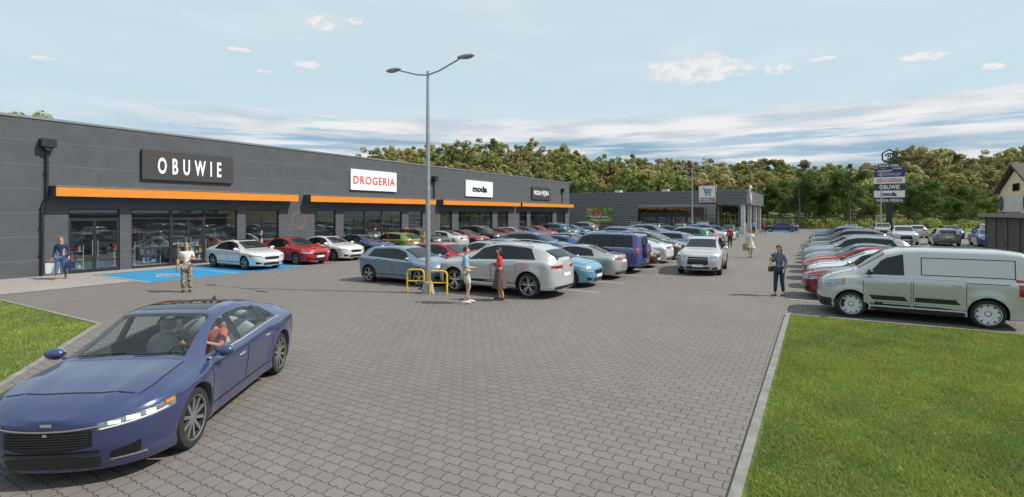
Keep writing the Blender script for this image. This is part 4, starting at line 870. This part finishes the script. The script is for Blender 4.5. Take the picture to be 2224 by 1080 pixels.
def lamp(label,x,y_):
    s=thing('street_lamp',label,'street lamp',(x,y_,0),0,'double headed street lamps')
    b=MB(); b.tube([(0,0,.0),(0,0,4),(0,0,7.75)],[.095,.075,.05],14); b.build('pole',M['steel'],s,60)
    for sg in (1,-1):
        b=MB(); b.tube([(0,0,7.62),(sg*.5,0,7.70),(sg*1.0,0,7.86),(sg*1.35,0,7.97)],.028,8); am=b.build('arm',M['steel'],s,60)
        h=MB(); h.ell((sg*1.62,0,8.02),(.36,.13,.075),18,8); hd=h.build('lamp_head',M['steel'],s,60); l_=MB(); l_.ell((sg*1.66,0,7.965),(.24,.10,.035),14,6); l_.build('lamp_glass',M['headlight'],hd,60)
    return s
s=lamp('tall steel double headed street lamp beside the yellow hoop guards',-11.7,14.0)
b=MB(); b.lathe([(.001,.42),(.14,.42),(.17,.36),(.24,0),(.001,0)],20); b.build('concrete_base',M['concrete'],s,40)
lamp('distant double headed street lamp in front of the supermarket',-11.8,58.7); lamp('distant double headed street lamp left of the pylon sign',6.5,75)
for nm,x,y_,a in (('left',-12.22,13.95,25),('right',-11.22,13.98,25)):
    b=MB(); c,s__=math.cos(R(a)),math.sin(R(a)); w_=.30
    pts=[(-w_,0),(-w_,.68),(-w_+.03,.76),(-w_+.1,.8),(w_-.1,.8),(w_-.03,.76),(w_,.68),(w_,0)]
    b.tube([(p[0]*c,p[0]*s__,p[1]) for p in pts],.034,10)
    b.tube([(-w_*c,-w_*s__,.40),(w_*c,w_*s__,.40)],.026,8)
    o=b.build('hoop_guard',M['yellow'],None,60); o.location=(x,y_,0); tag(o,f'yellow steel hoop guard on the {nm} side of the street lamp base','barrier')

# ---------------------------------------------------------------- people
M['skin']=mat('skin',(.50,.30,.21),.55,0,.06,20); M['shoe_white']=mat('white_shoe',(.6,.6,.58),.5); M['shoe_dark']=mat('dark_shoe',(.03,.03,.03),.5); M['shoe_red']=mat('red_shoe',(.45,.08,.06),.5)
HAIR={'brown':mat('brown_hair',(.07,.035,.02),.5,0,.3,60),'dark':mat('dark_hair',(.018,.013,.011),.45,0,.3,60),'blond':mat('blond_hair',(.30,.19,.09),.5,0,.3,60)}
def skin_mesh(verts,edges,radii,roots,lvl=1):
    me=bpy.data.meshes.new('sk'); me.from_pydata(verts,edges,[]); ob=link('sk',me); ob.modifiers.new('s','SKIN')
    sv=me.skin_vertices[0].data
    for i,r in enumerate(radii): sv[i].radius=(r,r) if not isinstance(r,tuple) else r; sv[i].use_root=i in roots
    ob.modifiers['s'].use_smooth_shade=True
    sb_=ob.modifiers.new('u','SUBSURF'); sb_.levels=lvl
    m2=evalmesh(ob); bpy.data.objects.remove(ob); m2.polygons.foreach_set('use_smooth',[True]*len(m2.polygons)); return m2
J0=dict(pel=(0,0,.95),spi=(0,0,1.10),che=(0,.0,1.28),nb=(0,-.01,1.43),nk=(0,.0,1.50),hl=(0,.02,1.555),hm=(0,.015,1.625),ht=(0,.005,1.69),
 Rs=(.165,-.01,1.39),Re=(.22,-.03,1.12),Rw=(.235,.04,.88),Ls=(-.165,-.01,1.39),Le=(-.22,-.03,1.12),Lw=(-.235,.04,.88),
 Rh=(.09,0,.90),Rk=(.10,.02,.50),Ra=(.10,-.03,.09),Rt=(.115,.13,.035),Lh=(-.09,0,.90),Lk=(-.10,.02,.50),La=(-.10,-.03,.09),Lt=(-.115,.13,.035))
RAD=dict(pel=.12,spi=.105,che=.13,nb=.07,nk=.048,hl=.066,hm=.092,ht=.070,Rs=.055,Re=.038,Rw=.025,Ls=.055,Le=.038,Lw=.025,Rh=.088,Rk=.055,Ra=.036,Rt=.028,Lh=.088,Lk=.055,La=.036,Lt=.028)
ED=[('pel','spi'),('spi','che'),('che','nb'),('nb','nk'),('nk','hl'),('hl','hm'),('hm','ht'),('che','Rs'),('Rs','Re'),('Re','Rw'),('che','Ls'),('Ls','Le'),('Le','Lw'),('pel','Rh'),('Rh','Rk'),('Rk','Ra'),('Ra','Rt'),('pel','Lh'),('Lh','Lk'),('Lk','La'),('La','Lt')]
def person(label,loc,head,pose={},top=None,sleeve='long',bottom=None,legs='long',hair='brown',hlen='short',shoe='shoe_dark',scale=1.0,skirt=None,jacket=None,female=True,flare=0):
    J={k:Vector(v) for k,v in J0.items()}
    for k,v in pose.items(): J[k]=Vector(v)
    root=thing('person',label,'person',loc,R(head-90)); root.scale=(scale,)*3
    names=list(J0); vi={n:i for i,n in enumerate(names)}; V=[tuple(J[n]) for n in names]; E=[(vi[a],vi[b]) for a,b in ED]; Rd=[RAD[n] for n in names]
    if female: Rd[vi['spi']]=.092; Rd[vi['che']]=.118; Rd[vi['pel']]=.125
    roots={vi['pel']}
    V.append(tuple(J['hm']+Vector((0,.098,-.005)))); Rd.append(.011); E.append((vi['hm'],len(V)-1))
    for sd in 'RL':
        wv=J[sd+'w']; d=(wv-J[sd+'e']).normalized(); pz=wv+d*.075; V.append(tuple(pz)); Rd.append(.030); E.append((vi[sd+'w'],len(V)-1))
        sg=1 if sd=='R' else -1; lat=Vector((0,1,0)); lat=(lat-d*lat.dot(d)); lat=lat.normalized() if lat.length>.1 else Vector((1,0,0)); curl=d.cross(lat)*(sg)
        for q,(o_,ln) in enumerate(((.024,.07),(.008,.08),(-.008,.075),(-.024,.058))):
            b0=wv+d*.07+lat*o_; i0=len(V); V+= [tuple(b0),tuple(b0+d*ln*.55+curl*.004),tuple(b0+d*ln*.95+curl*.018)]; Rd+=[.010,.009,.007]; E+=[(i0,i0+1),(i0+1,i0+2)]; roots.add(i0)
        b0=wv+d*.03+lat*.02; i0=len(V); V+=[tuple(b0),tuple(b0+d*.03+lat*.028),tuple(b0+d*.06+lat*.033)]; Rd+=[.012,.011,.008]; E+=[(i0,i0+1),(i0+1,i0+2)]; roots.add(i0)
    link('body',skin_mesh(V,E,Rd,roots,1),root,[M['skin']])
    def garment(name,nodes,edges,grow,m,fl=0):
        ix={n:i for i,n in enumerate(nodes)}; vs=[]; rd=[]
        for n in nodes:
            if isinstance(n,tuple):
                a,b_,t=n; vs.append(tuple(J[a].lerp(J[b_],t))); rd.append(RAD[a]*(1-t)+RAD[b_]*t+grow+(fl if t>.9 else 0))
            else: vs.append(tuple(J[n])); rd.append(Rd[vi[n]]+grow+(fl*.5 if n in('Rk','Lk') else 0))
        return link(name,skin_mesh(vs,[(ix[a],ix[b_]) for a,b_ in edges],rd,{0},1),root,[m])
    def torso(name,grow,m,sl,low=True):
        nodes=['spi','che',('nb','nk',.0),'Rs','Ls']; ed=[('spi','che'),('che',('nb','nk',.0)),('che','Rs'),('che','Ls')]
        if low: nodes.append('pel'); ed.append(('spi','pel'))
        for s in 'RL':
            if sl=='long': nodes+=[s+'e',(s+'e',s+'w',.92)]; ed+=[(s+'s',s+'e'),(s+'e',(s+'e',s+'w',.92))]
            elif sl=='short': nodes+=[(s+'s',s+'e',.62)]; ed+=[(s+'s',(s+'s',s+'e',.62))]
            elif sl=='elbow': nodes+=[s+'e',(s+'e',s+'w',.15)]; ed+=[(s+'s',s+'e'),(s+'e',(s+'e',s+'w',.15))]
            else: nodes.remove(s+'s'); ed=[e_ for e_ in ed if s+'s' not in e_]
        return garment(name,nodes,ed,grow,m)
    if top: torso('shirt',.014,top,sleeve)
    if jacket: torso('jacket',.028,jacket,'long')
    if bottom:
        nodes=['pel']; ed=[]
        for s in 'RL':
            end={'long':(s+'k',s+'a',.93),'short':(s+'h',s+'k',.85)}[legs]
            nodes+=[s+'h']+([s+'k'] if legs=='long' else [])+[end]; ed+=[('pel',s+'h')]+([(s+'h',s+'k'),(s+'k',end)] if legs=='long' else [(s+'h',end)])
        garment('trousers' if legs=='long' else 'shorts',nodes,ed,.020 if legs=='long' else .03,bottom,flare)
    if skirt:
        m_,zlo=skirt; b=MB(); n=28; vs=[];fs=[]
        for j,t in enumerate(np.linspace(0,1,8)):
            z=1.04+(zlo-1.04)*t; cx=(J['Rk'].x+J['Lk'].x)/2*t; cy=(J['Rk'].y+J['Lk'].y)/2*t
            for i in range(n):
                a=2*PI*i/n; r=(.135+.11*t)*(1+.10*t*math.sin(a*7)); vs.append((cx+r*math.cos(a)*1.08,cy+r*math.sin(a)*.95,z))
        for j in range(7):
            for i in range(n): fs.append((j*n+i,j*n+(i+1)%n,(j+1)*n+(i+1)%n,(j+1)*n+i))
        b.add(vs,fs); b.build('skirt',m_,root,70)
    hc=J['hm']+Vector((0,-.010,.020)); b=MB(); vs=[];fs=[]; n=20; m=12
    for j in range(m+1):
        th=PI*j/m
        for i in range(n):
            a=2*PI*i/n; fr_=math.sin(a); q=1+.03*math.sin(i*3.1+j)
            zz=math.cos(th); lim=.42 if fr_>.45 else (.1 if fr_>.1 else (-.55 if hlen=='short' else -.95)); zz=max(zz,lim); rr=math.sqrt(max(0,1-zz*zz))
            vs.append((hc.x+.082*rr*math.cos(a)*q,hc.y+.097*rr*fr_*q,hc.z+.096*zz))
    for j in range(m):
        for i in range(n): fs.append((j*n+i,(j+1)*n+i,(j+1)*n+(i+1)%n,j*n+(i+1)%n))
    b.add(vs,fs)
    if hlen=='long': b.ell((hc.x,hc.y-.055,hc.z-.11),(.085,.045,.15),14,10)
    if hlen=='bun': b.ell((hc.x,hc.y-.06,hc.z+.085),(.038,.038,.038),10,8)
    b.build('hair',HAIR[hair],root,70)
    for s in (-1,1):
        e_=MB(); e_.ell((J['hm'].x+s*.030,J['hm'].y+.080,J['hm'].z+.010),(.011,.008,.007),8,6); e_.build('eye',M['blackletter'],root,60)
        e_=MB(); e_.ell((J['hm'].x+s*.080,J['hm'].y,J['hm'].z-.005),(.012,.02,.03),8,6); e_.build('ear',M['skin'],root,60)
    e_=MB(); e_.ell((J['hl'].x,J['hl'].y+.058,J['hl'].z+.012),(.020,.010,.006),8,6); e_.build('mouth',M['shoe_red'],root,60)
    for s in 'RL':
        e_=MB(); A=J[s+'a'];Tt=J[s+'t']; dv=Tt-A; hd=Vector((dv.x,dv.y,0)).normalized()
        e_.tube([A+Vector((0,0,-.035))-hd*.05,A+Vector((0,0,-.04)),A+dv*.55,Tt+hd*.05],[.036,.042,.042,.028],10); e_.build('shoe',M[shoe],root,60)
    return root
def bag(name,label,loc,w_,h_,d_,m,rz=0,strap=.12,cat='bag'):
    t=thing(name,label,cat,loc,rz); b=MB(); b.prism([(-w_/2,0),(w_/2,0),(w_/2*1.06,h_),(-w_/2*1.06,h_)],'y',-d_/2,d_/2); b.build('bag_body',m,t)
    for s in (-1,1):
        b=MB(); b.tube([(-w_*.25,s*d_*.4,h_),(-w_*.2,s*d_*.2,h_+strap*.8),(0,0,h_+strap),(w_*.2,s*d_*.2,h_+strap*.8),(w_*.25,s*d_*.4,h_)],.006,6); b.build('handle',m,t,60)
    return t
def cloth(n,c,var=.15,sc=14): return mat(n,c,.8,0,var,sc,.3,60)
denim=cloth('denim',(.055,.11,.22)); navyt=cloth('navy_blouse',(.016,.03,.10)); white=cloth('white_cloth',(.70,.69,.66)); ltblue=cloth('light_blue_shirt',(.22,.38,.55)); beigec=cloth('cream_shorts',(.55,.52,.46)); redc=cloth('red_cloth',(.50,.03,.03)); blackc=cloth('black_cloth',(.02,.02,.022)); tanc=cloth('tan_cloth',(.36,.22,.11)); plaid=cloth('plaid_skirt',(.09,.06,.055),.8,30); patt=cloth('patterned_cloth',(.24,.20,.15),1.0,18); greyc=cloth('blue_grey_coat',(.12,.155,.22),.7,18); dkj=cloth('dark_jeans',(.022,.035,.07)); brownl=cloth('brown_leather',(.14,.065,.03))
walk=dict(Rk=(.09,.14,.52),Ra=(.09,.24,.12),Rt=(.10,.38,.085),Lk=(-.08,-.02,.50),La=(-.08,-.24,.13),Lt=(-.09,-.12,.04))
person('woman in a navy blouse and jeans walking past the shop carrying two bags',(-27.5,9.05,.012),-35,dict(walk,Re=(.24,-.05,1.13),Rw=(.26,.04,.90),Le=(-.24,-.04,1.13),Lw=(-.27,.05,.91)),navyt,'long',denim,'long','blond','long','shoe_red',1.02)
bag('shopping_bag','white paper shopping bag in the navy blouse woman\'s hand',(-27.66,8.82,.27),.42,.42,.16,white,R(50)); bag('handbag','dark blue handbag in the navy blouse woman\'s other hand',(-27.30,9.30,.44),.30,.25,.12,navyt,R(50))
person('woman in a white top and patterned wide trousers with a tan jacket over her arm',(-19.26,9.87,0),-32,dict(Re=(.25,-.02,1.14),Rw=(.24,.16,1.08),Le=(-.23,-.05,1.13),Lw=(-.16,.13,1.2)),white,'short',patt,'long','blond','bun','shoe_dark',1.0,flare=.03)
b=MB(); b.ell((.26,.08,1.08),(.055,.13,.09),12,8); b.ell((.28,.10,.90),(.04,.10,.18),12,8); b.ell((.18,.02,1.30),(.045,.07,.11),10,8)
o=b.build('jacket',tanc,None,60); o.location=(-19.26,9.87,0); o.rotation_euler=(0,0,R(-122)); tag(o,'tan jacket carried over the arm of the woman in patterned trousers','jacket')
person('man in a light blue shirt and cream shorts talking to the woman in red',(-9.35,13.0,0),40,dict(Rk=(.10,.10,.51),Ra=(.09,-.06,.10),Rt=(.11,.10,.035),La=(-.12,.08,.09),Lt=(-.13,.24,.035),Lk=(-.11,.06,.50),Re=(.24,-.02,1.13),Rw=(.15,.22,1.10),Le=(-.24,-.08,1.12),Lw=(-.22,.06,.92)),ltblue,'elbow',beigec,'short','dark','short','shoe_white',1.02,female=False)
person('woman in a red top and dark patterned skirt talking beside the silver SUV',(-8.76,14.0,0),215,dict(Re=(.25,-.02,1.14),Rw=(.05,.22,1.2),Le=(-.24,-.02,1.13),Lw=(-.02,.20,1.16),Rk=(.07,.03,.5),Lk=(-.07,-.04,.5),La=(-.06,-.13,.11),Lt=(-.07,.0,.04)),redc,'long',None,'long','dark','long','shoe_dark',.98,skirt=(plaid,.42))
person('woman in a blue grey coat and dark jeans looking at her phone',(-1.1,19.6,0),-112,dict(walk,hm=(0,.045,1.62),ht=(0,.05,1.685),hl=(0,.03,1.555),Re=(.22,.0,1.14),Rw=(.08,.26,1.30),Le=(-.22,-.02,1.13),Lw=(-.20,.10,.93),Rk=(.09,.08,.51),Ra=(.09,.12,.09),Rt=(.10,.27,.04),La=(-.08,-.12,.10),Lt=(-.09,.02,.035)),white,'long',dkj,'long','dark','long','shoe_dark',1.0,jacket=greyc)
b=MB(); b.box(-.035,.035,-.005,.005,-.07,.07); o=b.build('phone',M['blackletter'],None); 
hd_=R(-112-90); o.location=(-1.1+math.cos(hd_)*.06-math.sin(hd_)*.34,19.6+math.sin(hd_)*.06+math.cos(hd_)*.34,1.36); o.rotation_euler=(R(-30),0,hd_); tag(o,'black phone in the hand of the woman in the blue grey coat','phone')
bag('shoulder_bag','brown shoulder bag at the hip of the woman with the phone',(-1.37,19.70,.80),.17,.17,.09,brownl,R(60),.3)
person('person in a red jacket and dark trousers walking away up the lane',(-6.1,45,0),95,walk,redc,'long',blackc,'long','dark','short','shoe_dark',1.0)
person('person in a cream dress carrying a brown bag in the open lane',(-3.6,35.4,0),-75,dict(walk,Rk=(.08,.06,.51),Ra=(.08,.10,.09),Rt=(.09,.24,.04)),white,'short',None,'long','dark','short','shoe_dark',1.03,skirt=(mat('cream_dress',(.55,.50,.42),.8),.62))
bag('handbag','brown bag hanging from the hand of the person in the cream dress',(-3.85,35.3,.45),.36,.40,.15,tanc,R(10))
person('man in a black t-shirt and jeans on the pavement behind the first white car',(-28.8,19.0,.012),70,walk,blackc,'short',denim,'long','brown','short','shoe_dark',1.02,female=False)
person('woman in a white top walking along the shopfronts behind the olive green car',(-28.6,31.5,.012),-80,walk,white,'short',tanc,'long','brown','long','shoe_dark',1.0)
person('person in a tan top standing between the parked cars near the drugstore',(-20.6,24.3,0),-60,{},tanc,'short',blackc,'long','brown','long','shoe_dark',1.0)
person('person in a red top standing beside the supermarket banner',(-27.5,70.8,0),-80,{},redc,'short',dkj,'long','dark','short','shoe_dark',1.0)
for (x,y_,l_,tp,bt) in ((-9.9,74.0,'person in black nearest the supermarket porch column',blackc,dkj),(-8.6,77,'person in a white top under the supermarket porch',white,denim),(-7.2,74.5,'person in a light blue top standing right of the porch column',ltblue,blackc),(-6.4,79,'person in a red top walking out of the supermarket',redc,dkj),(-2.9,80.5,'person in a tan jacket beside the dark blue saloon car near the porch',tanc,denim)):
    person(l_,(x,y_,0),random.uniform(-140,-40),walk if x>-8 else {},tp,'long',bt,'long','dark','short','shoe_dark',1.0)
hm_=Matrix.Translation(hr.location)@Matrix.Rotation(hr.rotation_euler.z,4,'Z'); dp_=hm_@Vector((-.05,.37,0))
sit=dict(pel=(0,-.08,.58),spi=(0,-.12,.74),che=(0,-.14,.93),nb=(0,-.13,1.06),nk=(0,-.12,1.12),hl=(0,-.10,1.16),hm=(0,-.10,1.225),ht=(0,-.11,1.285),Rs=(.165,-.13,1.02),Re=(.22,.12,.86),Rw=(.15,.40,.98),Ls=(-.165,-.13,1.02),Le=(-.23,.12,.86),Lw=(-.15,.40,.98),Rh=(.09,-.05,.56),Rk=(.12,.42,.62),Ra=(.11,.72,.44),Rt=(.11,.85,.46),Lh=(-.09,-.05,.56),Lk=(-.12,.42,.62),La=(-.11,.72,.44),Lt=(-.11,.85,.46))
person('driver in a coral red top holding the steering wheel of the foreground car',(dp_.x,dp_.y,0),math.degrees(hr.rotation_euler.z),sit,cloth('coral_top',(.55,.12,.10)),'elbow',denim,'long','brown','short','shoe_dark',1.0)

# ---------------------------------------------------------------- trees
def leafquads(C,Rr,n,size,col,cv=.25,squash=.85):
    k=len(C); c=np.repeat(C,n,0); r=np.repeat(Rr,n); d=rng.normal(size=(k*n,3)); d/=np.linalg.norm(d,axis=1)[:,None]
    rad=r*rng.uniform(.25,1,k*n)**.45; p=c+d*rad[:,None]*np.array([1,1,squash])
    nn=d+rng.normal(size=(k*n,3))*.35+np.array([0,0,.25]); nn/=np.linalg.norm(nn,axis=1)[:,None]
    a=np.cross(nn,rng.normal(size=(k*n,3))); a/=np.maximum(np.linalg.norm(a,axis=1),1e-6)[:,None]; b_=np.cross(nn,a)
    s=size*rng.uniform(.5,1.2,k*n)[:,None]; a=a*s; b_=b_*s*.75
    v=np.stack([p-a,p-b_*.9,p+a,p+b_],1).reshape(-1,3)
    ct=np.repeat(rng.uniform(1-cv,1+cv,k),n)*rng.uniform(.88,1.12,k*n)
    cc=np.c_[np.repeat(np.atleast_2d(col),k*n,0)*ct[:,None] if np.ndim(col)==1 else np.repeat(col,n,0)*ct[:,None],np.ones(k*n)]
    return v,np.repeat(cc,4,0)
def trunk_mesh(h,r,br,seed):
    rr=random.Random(seed); b=MB(); pts=[(0,0,-.1)]; x=y=0
    for i in range(1,6): x+=rr.uniform(-.12,.12)*h/10; y+=rr.uniform(-.12,.12)*h/10; pts.append((x,y,h*.85*i/5))
    b.tube(pts,[r*1.3,r,r*.8,r*.6,r*.4,r*.15],8); tips=[]
    for i in range(br):
        t=rr.uniform(.22,.85); k=t*5; i0=int(k); p0=Vector(pts[i0]).lerp(Vector(pts[min(i0+1,5)]),k-i0); a=rr.uniform(0,2*PI); ln=h*rr.uniform(.16,.34)*(1.25-t*.6)
        d=Vector((math.cos(a),math.sin(a),rr.uniform(.45,1.0))).normalized(); p1=p0+d*ln*.5; p2=p1+(d+Vector((0,0,.3))).normalized()*ln*.5
        b.tube([p0,p1,p2],[r*.4*(1-t*.5),r*.25,r*.06],6); tips+= [p1,p2]
        for _ in range(2):
            d2=(d+Vector((rr.uniform(-.7,.7),rr.uniform(-.7,.7),rr.uniform(0,.5)))).normalized(); p3=p1+d2*ln*.45; b.tube([p1,p3],[r*.16,r*.04],5); tips.append(p3)
    tips.append(Vector(pts[-1])); return b,tips
def tree(name,label,x,y_,h,cw,col,seed,group,dens=1.0,z=0):
    root=thing(name,label,'tree',(x,y_,z),random.uniform(0,6),group); b,tips=trunk_mesh(h,h*.016,17,seed); b.build('trunk',M['wood'],root,60)
    rs=np.random.default_rng(seed); tp=np.array([t[:] for t in tips]); sc=cw/2/max(.1,np.abs(tp[:,:2]).max()); tp[:,:2]*=sc
    extra=tp[rs.integers(0,len(tp),14)]+rs.normal(0,h*.05,(14,3)); C=np.r_[tp,extra]; Rr=rs.uniform(.05,.11,len(C))*h
    v,c=leafquads(C,Rr,int(75*dens),h*.015,np.array(col),.2); npmesh('crown',v,4,[M['leaf']],root,tint=c); return root
dg=(.085,.14,.036); mg=(.145,.195,.05)
tl=[(1248,96,9.6,6,dg),(1290,98,8.4,6,dg),(1345,97,9.0,6,mg),(1388,99,10,6.5,dg),(1440,104,9.2,6,mg),(1560,108,9,6,dg),(1600,110,9.3,6,mg),(1655,104,9.6,5.5,dg),(1692,102,10.0,5.5,mg),(1735,92,11.6,6.8,dg),(1768,100,10.3,5.5,dg),(1795,98,9.8,5,mg),(1846,90,11.4,6.8,dg),(1878,102,9,5,mg),(1985,88,10.4,6.6,dg),(2022,100,9.0,5.5,mg),(2064,84,6.2,5.5,dg),(2098,98,9.4,5,mg),(2150,80,7.0,5.5,mg)]
for i,(px,d,h,cw,cl) in enumerate(tl):
    x,y_=gp(px,d); nm='dark green' if cl is dg else 'mid green'
    tree('deciduous_tree',f'{nm} leafy tree, {ordn[i]} from the left in the line before the wood',x,y_,h,cw,cl,100+i,'line of green trees before the wood',1.15)
x,y_=gp(30,47); tree('deciduous_tree','pale yellow green tree top showing above the left end of the dark roof',x-1.5,y_,13.4,8,(.28,.31,.11),300,None,1.4)
PXK=[700,800,870,960,1100,1230,1300,1500,1650,1750,1850,1940,1975,2060,2100,2200,2500]; YK=[345,326,316,306,308,312,336,345,344,348,354,334,312,322,338,318,312]
hv=[];hf=[]; nb_=60
pxs=np.linspace(300,3000,nb_)
def hz(px,d):
    top=np.interp(px,PXK,YK); zt_=2.8+(463-top)/1120*165; return max(0,(zt_-13))*np.clip((d-110)/55,0,1)
for i,px in enumerate(pxs):
    for d in (100,112,125,140,165,230,420):
        x,y_=gp(px,d); hv.append((x,y_,-.03+float(hz(px,d))))
for i in range(nb_-1):
    for j in range(6): hf.append((i*7+j,(i+1)*7+j,(i+1)*7+j+1,i*7+j+1))
b=MB(); b.add(hv,hf); o=b.build('hills',mat('hill_ground',(.12,.13,.055),.95,0,.3,.1),None,60); o['kind']='structure'
cols=[(.33,.32,.115),(.28,.29,.095),(.37,.33,.125),(.22,.25,.080),(.30,.25,.12),(.19,.23,.075),(.40,.37,.17)]
CC=[];RR=[];KK=[]; TRV=MB()
rows_=[(163,1.0,70),(150,.93,64),(137,.83,60),(124,.72,56),(113,.58,56)]
for d0,fac,nn in rows_:
    for i in range(nn):
        px=770+ (2420-770)*(i+random.uniform(.1,.9))/nn; d=d0+random.uniform(-5,5); x,y_=gp(px,d); zg=float(hz(px,d)); topz=(2.8+(463-np.interp(px,PXK,YK))/1120*165)
        topz=topz*fac*random.uniform(.84,1.06) if d0<160 else topz*random.uniform(.84,1.07); hh_=max(5,topz-zg); rad=random.uniform(2.2,4.0); col=random.choice(cols); kf=random.uniform(.8,1.1)
        zc=zg+hh_*.54; rzv=hh_*.44
        for q in range(25):
            dv=np.array([random.gauss(0,1) for _ in range(3)]); dv/=np.linalg.norm(dv); dv[2]=abs(dv[2]) if random.random()<.45 else dv[2]
            rr=random.uniform(.5,.97)
            cz=zc+dv[2]*rzv*rr
            CC.append((x+dv[0]*rad*rr,y_+dv[1]*rad*rr,cz)); RR.append(random.uniform(.6,1.2)); KK.append([c*kf*random.uniform(.92,1.08) for c in col])
        TRV.tube([(x,y_,zg-.5),(x,y_,zg+hh_*.7)],[.16,.05],5)
v,c=leafquads(np.array(CC),np.array(RR),42,.40,np.array(KK),.06); tag(npmesh('woodland',v,4,[M['leaf']],tint=c),'distant olive and yellow green wood covering the hillside behind the shops','wood',kind='stuff')
tag(TRV.build('woodland_trunks',M['wood'],None,60),'thin trunks and limbs within the distant hillside wood','tree trunks',kind='stuff')
CC=[];RR=[];KK=[]
for i in range(420):
    px=random.uniform(1630,2400); d=random.uniform(92,110); x,y_=gp(px,d); CC.append((x,y_,random.uniform(.2,1.1))); RR.append(random.uniform(.6,1.3)); KK.append(random.choice([(.25,.30,.08),(.18,.23,.06),(.31,.30,.12)]))
for i in range(160):
    px=random.uniform(1200,1640); d=random.uniform(104,112); x,y_=gp(px,d); CC.append((x,y_,random.uniform(.4,3.4))); RR.append(random.uniform(.8,1.5)); KK.append(random.choice([(.18,.23,.06),(.14,.19,.055)]))
v,c=leafquads(np.array(CC),np.array(RR),60,.22,np.array(KK),.2); tag(npmesh('undergrowth',v,4,[M['leaf']],tint=c),'pale green undergrowth along the foot of the wood','bushes',kind='stuff')
